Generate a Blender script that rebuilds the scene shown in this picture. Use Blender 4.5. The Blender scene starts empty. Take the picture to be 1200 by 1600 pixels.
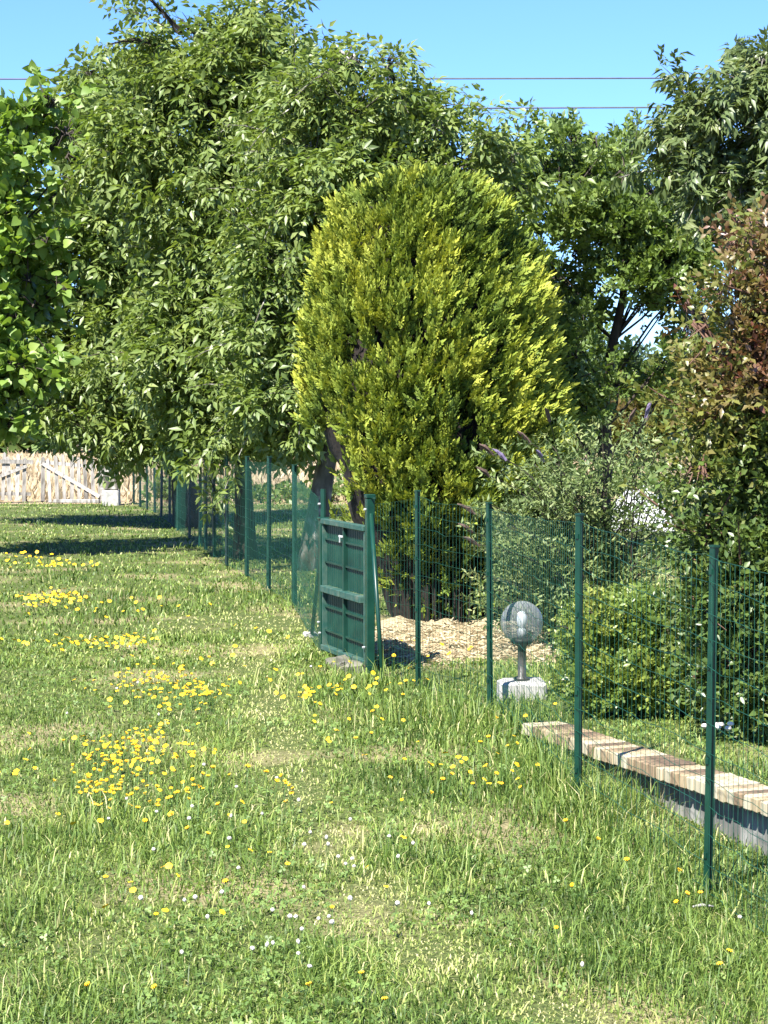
import bpy, math, random
import numpy as np
from mathutils import Vector, Matrix, noise
random.seed(7); rng = np.random.default_rng(7)
R = math.radians
SC = bpy.context.scene
COL = SC.collection

# ------------------------------------------------------------------ camera, world, sun, exposure
F = 3422.0; CAMZ = 1.65; PITCH = math.atan(159 / F)
cd = bpy.data.cameras.new('camera'); cam = bpy.data.objects.new('camera', cd); COL.objects.link(cam)
cd.sensor_fit = 'VERTICAL'; cd.sensor_height = 24; cd.lens = 24 * F / 1600
cd.clip_start = 0.1; cd.clip_end = 3000
cam.location = (0, 0, CAMZ); cam.rotation_euler = (R(90) - PITCH, 0, 0)
SC.camera = cam
SUN = Vector((-0.50, -0.87, 0)).normalized() * math.cos(R(51)); SUN.z = math.sin(R(51))
w = bpy.data.worlds.new('World'); SC.world = w; w.use_nodes = True
nt = w.node_tree; bg = nt.nodes['Background']
sky = nt.nodes.new('ShaderNodeTexSky'); sky.sky_type = 'NISHITA'; sky.sun_disc = False
sky.sun_elevation = R(51); sky.sun_rotation = math.atan2(SUN.x, SUN.y)
sky.altitude = 1500; sky.air_density = 1.0; sky.dust_density = 0.0; sky.ozone_density = 3.0
tintn = nt.nodes.new('ShaderNodeMix'); tintn.data_type = 'RGBA'; tintn.blend_type = 'MULTIPLY'; tintn.inputs[0].default_value = 1
tintn.inputs[7].default_value = (0.62, 0.85, 1.30, 1)
nt.links.new(sky.outputs[0], tintn.inputs[6]); nt.links.new(tintn.outputs[2], bg.inputs[0])
bg.inputs[1].default_value = 0.065
sl = bpy.data.lights.new('sun', 'SUN'); sl.energy = 5.0; sl.angle = R(0.5); sl.color = (1.0, 0.955, 0.88)
so = bpy.data.objects.new('sun', sl); COL.objects.link(so); so.rotation_euler = SUN.to_track_quat('Z', 'Y').to_euler(); so.location = (0, 0, 30)
SC.view_settings.view_transform = 'Standard'; SC.view_settings.look = 'None'
SC.view_settings.exposure = 1.8; SC.view_settings.gamma = 1.0
SC.render.engine = 'CYCLES'
SC.cycles.max_bounces = 8; SC.cycles.transparent_max_bounces = 12

# ------------------------------------------------------------------ helpers
def at(px, py, Z):
    """world point seen at pixel px,py of the photograph, Z metres ahead"""
    u = (px - 600) / F; v = (800 - py) / F
    dy = math.cos(PITCH) + v * math.sin(PITCH); dz = -math.sin(PITCH) + v * math.cos(PITCH)
    return Vector((u * Z / dy, Z, CAMZ + dz * Z / dy))
def gx(px, Z): return at(px, 641, Z).x

def sstep(a, b, x):
    t = np.clip((x - a) / (b - a), 0, 1); return t * t * (3 - 2 * t)
WA = np.array([0.72, 10.96]); WB = np.array([1.54, 8.78]); WD = (WB - WA) / np.linalg.norm(WB - WA); WN = np.array([-WD[1], WD[0]])   # WN points to the garden side
def lawn_h(x, y):
    x = np.asarray(x, float); y = np.asarray(y, float)
    dip = -0.16 * sstep(0.1, 1.3, x) * sstep(11.6, 8.2, y)
    return dip + 0.012 * np.sin(x * 1.7 + y * .6) * np.sin(y * .9 - x * .5) * (y < 60) + 0.05 * sstep(40, 82, y)
def wall_uv(x, y):
    dx = np.asarray(x, float) - WA[0]; dy = np.asarray(y, float) - WA[1]
    return dx * WD[0] + dy * WD[1], dx * WN[0] + dy * WN[1]
def terr_h(x, y):
    u, v = wall_uv(x, y); g = lawn_h(x, y); f = sstep(-2.2, -0.1, u); q_ = sstep(-.6, 0, u); f = f * (q_ + (1 - q_) * sstep(.1, .8, v))
    return g + 0.006 + (0.075 - g) * f * np.ones_like(g)
def H(x, y):
    u, v = wall_uv(x, y)
    return np.where((v > 0.1) & (u > -2.2) , terr_h(x, y), lawn_h(x, y))
def Hf(x, y): return float(H(x, y))

def tag(o, label=None, cat=None, group=None, kind=None):
    if label: o['label'] = label
    if cat: o['category'] = cat
    if group: o['group'] = group
    if kind: o['kind'] = kind
    return o
def empty(name, loc, rz=0, label=None, cat=None, group=None):
    o = bpy.data.objects.new(name, None); COL.objects.link(o); o.location = loc; o.rotation_euler = (0, 0, rz)
    o.empty_display_size = .1
    return tag(o, label, cat, group)
def link(name, me, parent=None, loc=None):
    o = bpy.data.objects.new(name, me); COL.objects.link(o)
    if parent is not None: o.parent = parent
    if loc is not None: o.location = loc
    return o
def mesh_np(name, V, T, mats, attrs=None, smooth=False, matidx=None):
    """V (n,3), T (m,3 or 4) -> mesh"""
    V = np.asarray(V, np.float32); T = np.asarray(T, np.int32)
    me = bpy.data.meshes.new(name); k = T.shape[1]
    me.vertices.add(len(V)); me.vertices.foreach_set('co', V.ravel())
    me.loops.add(T.size); me.loops.foreach_set('vertex_index', T.ravel())
    me.polygons.add(len(T)); me.polygons.foreach_set('loop_start', np.arange(0, T.size, k, dtype=np.int32))
    try: me.polygons.foreach_set('loop_total', np.full(len(T), k, np.int32))
    except Exception: pass
    for n, a in (attrs or {}).items():
        at_ = me.attributes.new(n, 'FLOAT', 'POINT'); at_.data.foreach_set('value', np.asarray(a, np.float32))
    for m in (mats if isinstance(mats, (list, tuple)) else [mats]): me.materials.append(m)
    if matidx is not None: me.polygons.foreach_set('material_index', np.asarray(matidx, np.int32))
    me.update(calc_edges=True); me.validate()
    if smooth: me.polygons.foreach_set('use_smooth', np.ones(len(me.polygons), bool))
    return me

class MB:
    """collects boxes, tubes and prisms as quads/tris into one mesh"""
    def __init__(s): s.v = []; s.f = []; s.m = []; s.cur = 0
    def add(s, vs, fs):
        b = len(s.v); s.v += [tuple(v) for v in vs]; s.f += [tuple(i + b for i in f) for f in fs]; s.m += [s.cur] * len(fs)
    def box(s, x0, x1, y0, y1, z0, z1, M=None, jit=0, bev=0):
        if bev:
            b = bev; vs = []
            for z, q in ((z0, b), (z0 + b, 0), (z1 - b, 0), (z1, b)):
                for (x, y, ex, ey) in ((x0, y0, 1, 1), (x1, y0, -1, 1), (x1, y1, -1, -1), (x0, y1, 1, -1)):
                    # eight corner ring
                    vs.append((x + ex * (b + q), y + ey * q, z)) if (ex * ey > 0) else vs.append((x + ex * q, y + ey * (b + q), z))
                    vs.append((x + ex * q, y + ey * (b + q), z)) if (ex * ey > 0) else vs.append((x + ex * (b + q), y + ey * q, z))
            ring = []
            for r in range(4):
                base = r * 8; ring.append([base + 1, base + 0, base + 3, base + 2, base + 5, base + 4, base + 7, base + 6])
            fs = [tuple(reversed(ring[0])), tuple(ring[3])]
            for r in range(3):
                for i in range(8): fs.append((ring[r][i], ring[r][(i + 1) % 8], ring[r + 1][(i + 1) % 8], ring[r + 1][i]))
        else:
            vs = [(x0, y0, z0), (x1, y0, z0), (x1, y1, z0), (x0, y1, z0), (x0, y0, z1), (x1, y0, z1), (x1, y1, z1), (x0, y1, z1)]
            fs = [(0, 3, 2, 1), (4, 5, 6, 7), (0, 1, 5, 4), (1, 2, 6, 5), (2, 3, 7, 6), (3, 0, 4, 7)]
        if jit: vs = [(a + random.uniform(-jit, jit), b_ + random.uniform(-jit, jit), c + random.uniform(-jit, jit)) for a, b_, c in vs]
        if M is not None: vs = [tuple(M @ Vector(v)) for v in vs]
        s.add(vs, fs)
    def tube(s, pts, rad, n=6, caps=True):
        pts = [Vector(p) for p in pts]; N = len(pts)
        if not isinstance(rad, (list, tuple)): rad = [rad] * N
        vs = []; fs = []; prev = None
        for i, p in enumerate(pts):
            d = (pts[min(i + 1, N - 1)] - pts[max(i - 1, 0)])
            if d.length < 1e-9: d = Vector((0, 0, 1))
            d.normalize()
            if prev is None:
                a = d.orthogonal().normalized()
            else:
                a = prev - d * prev.dot(d)
                a = a.normalized() if a.length > 1e-6 else d.orthogonal().normalized()
            prev = a; b = d.cross(a)
            for k in range(n):
                t = 2 * math.pi * k / n; vs.append(p + (a * math.cos(t) + b * math.sin(t)) * rad[i])
        for i in range(N - 1):
            for k in range(n):
                fs.append((i * n + k, i * n + (k + 1) % n, (i + 1) * n + (k + 1) % n, (i + 1) * n + k))
        if caps: fs.append(tuple(range(n - 1, -1, -1))); fs.append(tuple((N - 1) * n + k for k in range(n)))
        s.add(vs, fs)
    def prism(s, poly, z0, z1, M=None):
        n = len(poly); vs = [(x, y, z0) for x, y in poly] + [(x, y, z1) for x, y in poly]
        if M is not None: vs = [tuple(M @ Vector(v)) for v in vs]
        fs = [tuple(range(n - 1, -1, -1)), tuple(range(n, 2 * n))] + [(i, (i + 1) % n, n + (i + 1) % n, n + i) for i in range(n)]
        s.add(vs, fs)
    def lathe(s, prof, n=24, c=(0, 0, 0)):
        vs = []; fs = []
        for r, z in prof:
            for k in range(n):
                t = 2 * math.pi * k / n; vs.append((c[0] + r * math.cos(t), c[1] + r * math.sin(t), c[2] + z))
        for i in range(len(prof) - 1):
            for k in range(n): fs.append((i * n + k, i * n + (k + 1) % n, (i + 1) * n + (k + 1) % n, (i + 1) * n + k))
        s.add(vs, fs)
    def mesh(s, name, mats, smooth=False):
        me = bpy.data.meshes.new(name); me.from_pydata(s.v, [], s.f)
        for m in (mats if isinstance(mats, (list, tuple)) else [mats]): me.materials.append(m)
        me.polygons.foreach_set('material_index', s.m)
        if smooth: me.polygons.foreach_set('use_smooth', [True] * len(me.polygons))
        me.update(); return me
    def build(s, name, mats, parent=None, smooth=False, loc=None): return link(name, s.mesh(name, mats, smooth), parent, loc)

# ------------------------------------------------------------------ materials
def mat(name):
    m = bpy.data.materials.new(name); m.use_nodes = True; t = m.node_tree
    return m, t, t.nodes['Principled BSDF'], t.nodes['Material Output']
def N(t, typ, **kw):
    n = t.nodes.new(typ)
    for k, v in kw.items(): setattr(n, k, v)
    return n
def ramp(t, stops):
    n = t.nodes.new('ShaderNodeValToRGB'); e = n.color_ramp.elements
    while len(e) < len(stops): e.new(0.5)
    for i, (p, c) in enumerate(stops): e[i].position = p; e[i].color = (*c, 1)
    return n
def noise_mat(name, stops, scale=20, rough=.8, detail=6, bump=0.0, coord='Object', stretch=None, rnd=0.0, spec=.4):
    m, t, b, o = mat(name)
    tc = N(t, 'ShaderNodeTexCoord'); nz = N(t, 'ShaderNodeTexNoise'); nz.inputs['Scale'].default_value = scale; nz.inputs['Detail'].default_value = detail
    src = tc.outputs[coord]
    if stretch:
        mp = N(t, 'ShaderNodeMapping'); mp.inputs['Scale'].default_value = stretch; t.links.new(src, mp.inputs[0]); src = mp.outputs[0]
    t.links.new(src, nz.inputs['Vector'])
    r = ramp(t, stops); fac = nz.outputs[0]
    if rnd:
        oi = N(t, 'ShaderNodeObjectInfo'); ma = N(t, 'ShaderNodeMath', operation='MULTIPLY_ADD'); ma.inputs[1].default_value = rnd; ma.inputs[2].default_value = -rnd / 2
        t.links.new(oi.outputs['Random'], ma.inputs[0]); ad = N(t, 'ShaderNodeMath', operation='ADD'); t.links.new(fac, ad.inputs[0]); t.links.new(ma.outputs[0], ad.inputs[1]); fac = ad.outputs[0]
    t.links.new(fac, r.inputs[0]); t.links.new(r.outputs[0], b.inputs['Base Color'])
    b.inputs['Roughness'].default_value = rough; b.inputs['Specular IOR Level'].default_value = spec
    if bump:
        bp = N(t, 'ShaderNodeBump'); bp.inputs['Strength'].default_value = bump; bp.inputs['Distance'].default_value = .01
        t.links.new(nz.outputs[0], bp.inputs['Height']); t.links.new(bp.outputs[0], b.inputs['Normal'])
    return m
def leaf_mat(name, stops, rough=.45, trans=.3, transcol=None, spec=.5):
    """colour from the per-leaf attribute 'tint'; thin leaf: gloss + translucency"""
    m, t, b, o = mat(name)
    a = N(t, 'ShaderNodeAttribute', attribute_name='tint'); r = ramp(t, stops); t.links.new(a.outputs['Fac'], r.inputs[0])
    b.inputs['Roughness'].default_value = rough; b.inputs['Specular IOR Level'].default_value = spec
    t.links.new(r.outputs[0], b.inputs['Base Color'])
    tr = N(t, 'ShaderNodeBsdfTranslucent')
    mx = N(t, 'ShaderNodeMix', data_type='RGBA', blend_type='MULTIPLY'); mx.inputs[0].default_value = 1
    mx.inputs[7].default_value = (*(transcol or (1.5, 1.55, .7)), 1); t.links.new(r.outputs[0], mx.inputs[6]); t.links.new(mx.outputs[2], tr.inputs[0])
    ms = N(t, 'ShaderNodeMixShader'); ms.inputs[0].default_value = trans
    t.links.new(b.outputs[0], ms.inputs[1]); t.links.new(tr.outputs[0], ms.inputs[2]); t.links.new(ms.outputs[0], o.inputs[0])
    return m

M = {}
M['post'] = noise_mat('green_paint', [(.3, (.0025, .024, .015)), (.7, (.005, .044, .027))], 9, .38, bump=.05)
M['post_black_shade'] = noise_mat('dark_paint_shade', [(.3, (.008, .014, .014)), (.7, (.016, .03, .028))], 20, .5)  # black brace paint; on fence posts the dark colour stands in for shade
M['wire'] = noise_mat('wire_green', [(.3, (.005, .04, .026)), (.7, (.010, .07, .045))], 30, .45)
M['panel'] = noise_mat('gate_green', [(.3, (.002, .020, .013)), (.5, (.003, .031, .020)), (.75, (.010, .045, .028))], 7, .45, bump=.1)
M['frame'] = noise_mat('weathered_green', [(.35, (.010, .055, .042)), (.6, (.04, .08, .06)), (.8, (.10, .115, .085))], 18, .6, bump=.1)
M['zinc'] = noise_mat('zinc', [(.3, (.28, .30, .30)), (.7, (.42, .44, .44))], 60, .35)
M['bark'] = noise_mat('walnut_bark', [(.38, (.045, .04, .032)), (.55, (.12, .11, .09)), (.68, (.40, .38, .34))], 9, .9, bump=.8, stretch=(1, 1, .35))
M['bark_dark'] = noise_mat('dark_bark', [(.35, (.022, .018, .014)), (.7, (.07, .055, .042))], 14, .95, bump=.8, stretch=(1, 1, .3))
M['bark_red'] = noise_mat('reddish_twig', [(.35, (.06, .03, .02)), (.7, (.16, .09, .06))], 20, .8)
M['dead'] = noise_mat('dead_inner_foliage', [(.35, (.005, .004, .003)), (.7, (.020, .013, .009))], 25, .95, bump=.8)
M['walnut'] = leaf_mat('walnut_leaf', [(0, (.055, .092, .022)), (.5, (.13, .185, .045)), (.9, (.215, .26, .075)), (1, (.30, .27, .07))], .45, .33)
M['lime'] = leaf_mat('lime_leaf', [(0, (.075, .14, .025)), (.6, (.16, .25, .045)), (1, (.27, .33, .07))], .5, .34)
M['plum'] = leaf_mat('plum_leaf', [(0, (.050, .088, .022)), (.6, (.12, .18, .040)), (1, (.22, .28, .06))], .45, .28)
M['cherry'] = leaf_mat('cherry_leaf', [(0, (.050, .085, .028)), (.7, (.115, .155, .050)), (1, (.19, .20, .065))], .42, .25)
M['photinia'] = leaf_mat('bronze_leaf', [(0, (.030, .058, .014)), (.45, (.085, .135, .028)), (.62, (.15, .16, .035)), (.82, (.14, .085, .04)), (1, (.15, .055, .04))], .38, .28, (1.3, 1.2, .7))
M['hedge'] = leaf_mat('hedge_leaf', [(0, (.035, .065, .014)), (.5, (.115, .175, .030)), (.8, (.22, .26, .05)), (.93, (.28, .26, .07)), (1, (.20, .10, .05))], .4, .25)
M['buddleia'] = leaf_mat('grey_green_leaf', [(0, (.05, .085, .025)), (.6, (.12, .17, .048)), (1, (.25, .28, .10))], .6, .22, (1.2, 1.3, .9))
M['cypress'] = leaf_mat('golden_cypress_foliage', [(0, (.030, .055, .012)), (.28, (.11, .165, .024)), (.6, (.21, .265, .036)), (1, (.38, .40, .055))], .6, .2, (1.2, 1.15, .6), .25)
M['conifer'] = leaf_mat('conifer_foliage', [(0, (.02, .045, .018)), (1, (.06, .10, .035))], .6, .15)
M['grass'] = leaf_mat('grass_blade', [(0, (.035, .075, .012)), (.35, (.115, .185, .034)), (.6, (.22, .29, .062)), (.8, (.36, .38, .13)), (1, (.52, .46, .25))], .5, .32, (1.3, 1.35, .8), .35)
M['clover'] = leaf_mat('clover_leaf', [(0, (.07, .13, .028)), (1, (.19, .28, .07))], .5, .3)
M['yellow'] = noise_mat('yellow_petal', [(.3, (.66, .36, .008)), (.7, (.80, .52, .015))], 60, .6)
M['white'] = noise_mat('white_petal', [(.3, (.42, .38, .33)), (.7, (.62, .58, .52))], 90, .7)
M['stem'] = noise_mat('flower_stem', [(.3, (.06, .12, .03)), (.7, (.10, .17, .04))], 40, .6)
M['picket'] = noise_mat('weathered_white_wood', [(.3, (.10, .092, .08)), (.5, (.24, .225, .20)), (.7, (.40, .38, .35))], 8, .85, bump=.4, stretch=(3, 3, .5), rnd=.3)
M['block'] = noise_mat('pale_concrete', [(.3, (.24, .235, .215)), (.7, (.40, .39, .36))], 14, .9, bump=.5)
M['wallc'] = noise_mat('wall_render', [(.3, (.06, .065, .06)), (.5, (.11, .11, .10)), (.68, (.24, .24, .22))], 9, .9, bump=.6, stretch=(1, 1, .45))
M['brick'] = noise_mat('coping_brick', [(.22, (.10, .07, .045)), (.40, (.20, .145, .085)), (.55, (.31, .245, .145)), (.8, (.36, .32, .22))], 5, .85, bump=.4, rnd=.62)
M['mortar'] = noise_mat('mortar', [(.3, (.07, .065, .055)), (.7, (.14, .13, .11))], 30, .95, bump=.4)
M['lampmetal'] = noise_mat('dark_lamp_metal', [(.3, (.03, .027, .025)), (.7, (.06, .055, .05))], 30, .45)
M['bulb'] = noise_mat('bulb_glass', [(.3, (.75, .76, .74)), (.7, (.85, .86, .84))], 10, .2)
M['socket'] = noise_mat('lamp_socket', [(.3, (.5, .5, .48)), (.7, (.6, .6, .58))], 10, .4)
M['tarp'] = noise_mat('white_sheet', [(.3, (.34, .35, .37)), (.7, (.52, .52, .53))], 6, .6, bump=.3)
M['cable'] = noise_mat('cable_sheath', [(.3, (.05, .055, .07)), (.7, (.08, .085, .1))], 5, .6)
M['straw'] = leaf_mat('dry_straw', [(0, (.20, .15, .08)), (.5, (.36, .29, .17)), (1, (.52, .46, .30))], .8, .1, (1, 1, 1))
M['panicle'] = noise_mat('faded_panicle', [(.3, (.05, .032, .025)), (.7, (.13, .085, .065))], 60, .9)
M['panicle_purple'] = noise_mat('purple_panicle', [(.3, (.09, .07, .12)), (.7, (.20, .16, .26))], 60, .9)
M['stone'] = noise_mat('pale_stone', [(.3, (.06, .06, .045)), (.7, (.16, .15, .12))], 10, .9, bump=.4)

# globe: smoked acrylic, thin
def globe_mat():
    m, t, b, o = mat('smoked_globe')
    tr = N(t, 'ShaderNodeBsdfTransparent'); tr.inputs[0].default_value = (.74, .77, .78, 1)
    b.inputs['Base Color'].default_value = (.30, .32, .32, 1); b.inputs['Roughness'].default_value = .12
    ms = N(t, 'ShaderNodeMixShader'); ms.inputs[0].default_value = .42
    lw = N(t, 'ShaderNodeLayerWeight'); lw.inputs[0].default_value = .35
    ma = N(t, 'ShaderNodeMath', operation='MULTIPLY_ADD'); ma.inputs[1].default_value = .5; ma.inputs[2].default_value = .20
    t.links.new(lw.outputs['Facing'], ma.inputs[0]); t.links.new(ma.outputs[0], ms.inputs[0])
    t.links.new(tr.outputs[0], ms.inputs[1]); t.links.new(b.outputs[0], ms.inputs[2]); t.links.new(ms.outputs[0], o.inputs[0])
    return m
M['globe'] = globe_mat()
# ground
def ground_mat(name, greens, dry, field):
    m, t, b, o = mat(name)
    tc = N(t, 'ShaderNodeTexCoord'); P = tc.outputs['Object']
    n1 = N(t, 'ShaderNodeTexNoise'); n1.inputs['Scale'].default_value = 45; n1.inputs['Detail'].default_value = 8
    n2 = N(t, 'ShaderNodeTexNoise'); n2.inputs['Scale'].default_value = .9; n2.inputs['Detail'].default_value = 5
    t.links.new(P, n1.inputs['Vector']); t.links.new(P, n2.inputs['Vector'])
    r1 = ramp(t, greens); r2 = ramp(t, dry); t.links.new(n1.outputs[0], r1.inputs[0]); t.links.new(n1.outputs[0], r2.inputs[0])
    k = ramp(t, [(.52, (0, 0, 0)), (.66, (1, 1, 1))]); t.links.new(n2.outputs[0], k.inputs[0])
    mx = N(t, 'ShaderNodeMix', data_type='RGBA'); t.links.new(k.outputs[0], mx.inputs[0]); t.links.new(r1.outputs[0], mx.inputs[6]); t.links.new(r2.outputs[0], mx.inputs[7])
    t.links.new(mx.outputs[2], b.inputs['Base Color']); b.inputs['Roughness'].default_value = .95; b.inputs['Specular IOR Level'].default_value = .1
    bp = N(t, 'ShaderNodeBump'); bp.inputs['Strength'].default_value = .8; bp.inputs['Distance'].default_value = .02
    t.links.new(n1.outputs[0], bp.inputs['Height']); t.links.new(bp.outputs[0], b.inputs['Normal'])
    return m
M['lawn'] = ground_mat('lawn_soil', [(.35, (.035, .05, .014)), (.65, (.10, .125, .038))], [(.35, (.14, .12, .06)), (.65, (.28, .24, .13))], None)
M['field'] = ground_mat('dry_field', [(.35, (.25, .185, .11)), (.65, (.38, .30, .19))], [(.35, (.17, .14, .08)), (.65, (.32, .26, .17))], None)
M['mulch'] = ground_mat('dry_mulch', [(.3, (.18, .14, .08)), (.65, (.42, .35, .22))], [(.35, (.24, .19, .11)), (.65, (.46, .39, .25))], None)

# ------------------------------------------------------------------ ground
def grid(xs, ys, hf):
    X, Y = np.meshgrid(xs, ys); Z = hf(X, Y)
    V = np.stack([X, Y, Z], -1).reshape(-1, 3); nx = len(xs); ny = len(ys)
    i = (np.arange(ny - 1)[:, None] * nx + np.arange(nx - 1)[None]).reshape(-1)
    return V, np.stack([i, i + 1, i + nx + 1, i + nx], -1)
ysf = np.concatenate([np.linspace(-60, 2, 8), np.linspace(3, 42, 130), np.linspace(44, 120, 20), np.linspace(150, 1200, 12)])
xsf = np.concatenate([np.linspace(-1200, -20, 14), np.linspace(-15, 15, 90), np.linspace(20, 1200, 14)])
V, Fc = grid(xsf, ysf, lambda x, y: lawn_h(x, y) - .004)
tag(link('field', mesh_np('field', V, Fc, M['field'], smooth=True)), 'dry beige mown field stretching away beyond the garden', kind='structure')
V, Fc = grid(np.linspace(-16, 16, 110), np.concatenate([np.linspace(-6, 4, 6), np.linspace(4.5, 38.6, 130)]), lawn_h)
tag(link('lawn', mesh_np('lawn', V, Fc, M['lawn'], smooth=True)), kind='structure')
us = np.linspace(-2.2, 5.5, 40); vs_ = np.linspace(.10, 6, 30); V = []
for v in vs_:
    for u in us:
        p = WA + WD * u + WN * v; V.append((p[0], p[1], float(terr_h(p[0], p[1]))))
i = (np.arange(29)[:, None] * 40 + np.arange(39)[None]).reshape(-1)
tag(link('garden_ground', mesh_np('garden_ground', np.array(V), np.stack([i, i + 40, i + 41, i + 1], -1), M['lawn'], smooth=True)), kind='structure')
# low bank of dry mulch under the cypress
bx = np.linspace(gx(560, 14.6), gx(900, 14.6), 50); by = np.linspace(13.9, 17.6, 30)
def bank_h(x, y):
    e = sstep(14.0, 14.9, y + .15 * np.sin(x * 7)) * sstep(17.6, 16.6, y) * sstep(bx[0], bx[0] + .3, x) * sstep(bx[-1], bx[-1] - .3, x)
    return lawn_h(x, y) - .02 + e * (.085 + .018 * np.sin(x * 19 + y * 3) + .012 * np.sin(x * 43 + y * 31))
V, Fc = grid(bx, by, bank_h)
tag(link('mulch_bank', mesh_np('mulch_bank', V, Fc, M['mulch'], smooth=True)), kind='structure')

# ------------------------------------------------------------------ leaf templates  (V, T, grad)
def quadleaf(L, W, fold=.18, droop=.15, o=(0, 0, 0), d=(1, 0, 0), up=(0, 0, 1), n=2):
    """pointed leaf folded on its midrib; n segments per half. returns verts, tris"""
    d = Vector(d).normalized(); up = Vector(up); s = d.cross(up).normalized(); up = s.cross(d).normalized(); o = Vector(o)
    vs = []; prof = [(0, 0), (.38, 1), (.75, .62), (1, 0)] if n == 3 else [(0, 0), (.45, 1), (1, 0)]
    for t, k in prof:
        c = o + d * (L * t) - Vector((0, 0, 1)) * (droop * L * t * t)
        if k == 0: vs.append(c)
        else: vs += [c, c + s * (W / 2 * k) + up * (fold * W * k), c - s * (W / 2 * k) + up * (fold * W * k)]
    if n == 3: ts = [(0, 1, 2), (0, 3, 1), (1, 4, 5), (1, 5, 2), (1, 3, 6), (1, 6, 4), (4, 7, 5), (4, 6, 7)]
    else: ts = [(0, 1, 2), (0, 3, 1), (1, 4, 2), (1, 3, 4)]
    return [tuple(v) for v in vs], ts
def join(parts):
    V = []; T = []
    for v, t in parts:
        b = len(V); V += v; T += [tuple(i + b for i in q) for q in t]
    return np.array(V, float), np.array(T, int)
def rib(p, q, w_):
    p = Vector(p); q = Vector(q)
    return [tuple(p + Vector((0, 0, w_))), tuple(p - Vector((0, w_, 0))), tuple(p + Vector((0, w_, 0))), tuple(q)], [(0, 1, 3), (1, 2, 3), (2, 0, 3)]
def t_walnut(seed):
    r = random.Random(seed); P = []
    L = 1.0; pts = [Vector((L * t, 0, .10 * t - .42 * t * t)) for t in (0, .35, .6, .82, 1)]
    P.append(rib(pts[0], pts[3], .010))
    for i in (1, 3):
        for s in (-1, 1):
            d = Vector((.55 + r.uniform(-.35, .35), s, -.30 + r.uniform(-.75, .75)))
            P.append(quadleaf(.42 + .05 * i + r.uniform(-.08, .08), .24, .16, .30, pts[i], d, (r.uniform(-.5, .5), r.uniform(-.4, .4), 1), 2))
    P.append(quadleaf(.46, .23, .16, .4, pts[4], (1, r.uniform(-.3, .3), -.7), (0, 0, 1), 2))
    return join(P)
def t_single(ratio=.5, n=3, fold=.15, droop=.25):
    return join([quadleaf(1, ratio, fold, droop, n=n)])
def t_lime():
    c = [(0, 0), (-.08, .22), (.05, .42), (.3, .5), (.6, .36), (.8, .22), (1.05, 0), (.8, -.22), (.6, -.36), (.3, -.5), (.05, -.42), (-.08, -.22)]
    V = [(x, y, -.25 * x * x + .12 * abs(y)) for x, y in c] + [(.3, 0, 0), (.65, 0, -.1)]
    T = [(12, i + 1, i) for i in range(0, 4)] + [(12, 13, 4), (13, 5, 4), (13, 6, 5), (13, 7, 6), (13, 8, 7), (12, 8, 13)] + [(12, i + 1, i) for i in range(8, 11)] + [(12, 0, 11)]
    pe = rib((-.5, 0, .12), (0, 0, 0), .012)
    return join([([tuple(v) for v in V], T), pe])
def t_twig(seed, nl=7, Ll=.42, ratio=.5, spread=.9, droop=.3, n=2, upb=.3):
    """short twig along +X with alternate leaves, total length 1"""
    r = random.Random(seed); P = [rib((0, 0, 0), (.85, 0, .04), .010)]
    for i in range(nl):
        t = .12 + .85 * i / (nl - 1); a = i * 2.4 + r.uniform(-.5, .5)
        d = Vector((.65 + r.uniform(-.25, .3), math.cos(a) * spread, math.sin(a) * spread * .7 + upb))
        P.append(quadleaf(Ll * r.uniform(.75, 1.2), Ll * ratio, .15, droop, (t * .85, 0, .03 * t), d, (r.uniform(-.6, .6), r.uniform(-.6, .6), 1), n))
    return join(P)
def t_plume(seed):
    """feathery cypress spray pointing along +X, length 1: overlapping flattened frondlets"""
    r = random.Random(seed); P = []
    for i in range(10):
        t = .05 + .85 * i / 9; a = i * 2.4 + r.uniform(-.5, .5); k = .27 * (1.12 - t) + .12
        d = Vector((1, math.cos(a) * .75, math.sin(a) * .5))
        o = (t * .75, 0, 0)
        dv = Vector(d).normalized(); s = dv.cross(Vector((r.uniform(-.5, .5), r.uniform(-.5, .5), 1))).normalized(); u = s.cross(dv)
        o = Vector(o); m = o + dv * k * .5; e = o + dv * k * 1.05
        m = o + dv * k * .62; P.append(([tuple(o), tuple(m + s * k * .25), tuple(m - s * k * .25), tuple(e + s * k * .06 + u * k * .12), tuple(e - s * k * .06 + u * k * .12)], [(0, 1, 2), (2, 1, 3), (2, 3, 4)]))
    P.append(([(.6, 0, .03), (.85, .07, 0), (.85, -.07, 0), (1.05, .02, .03), (1.05, -.02, .03)], [(0, 1, 2), (2, 1, 3), (2, 3, 4)]))
    return join(P)

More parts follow.
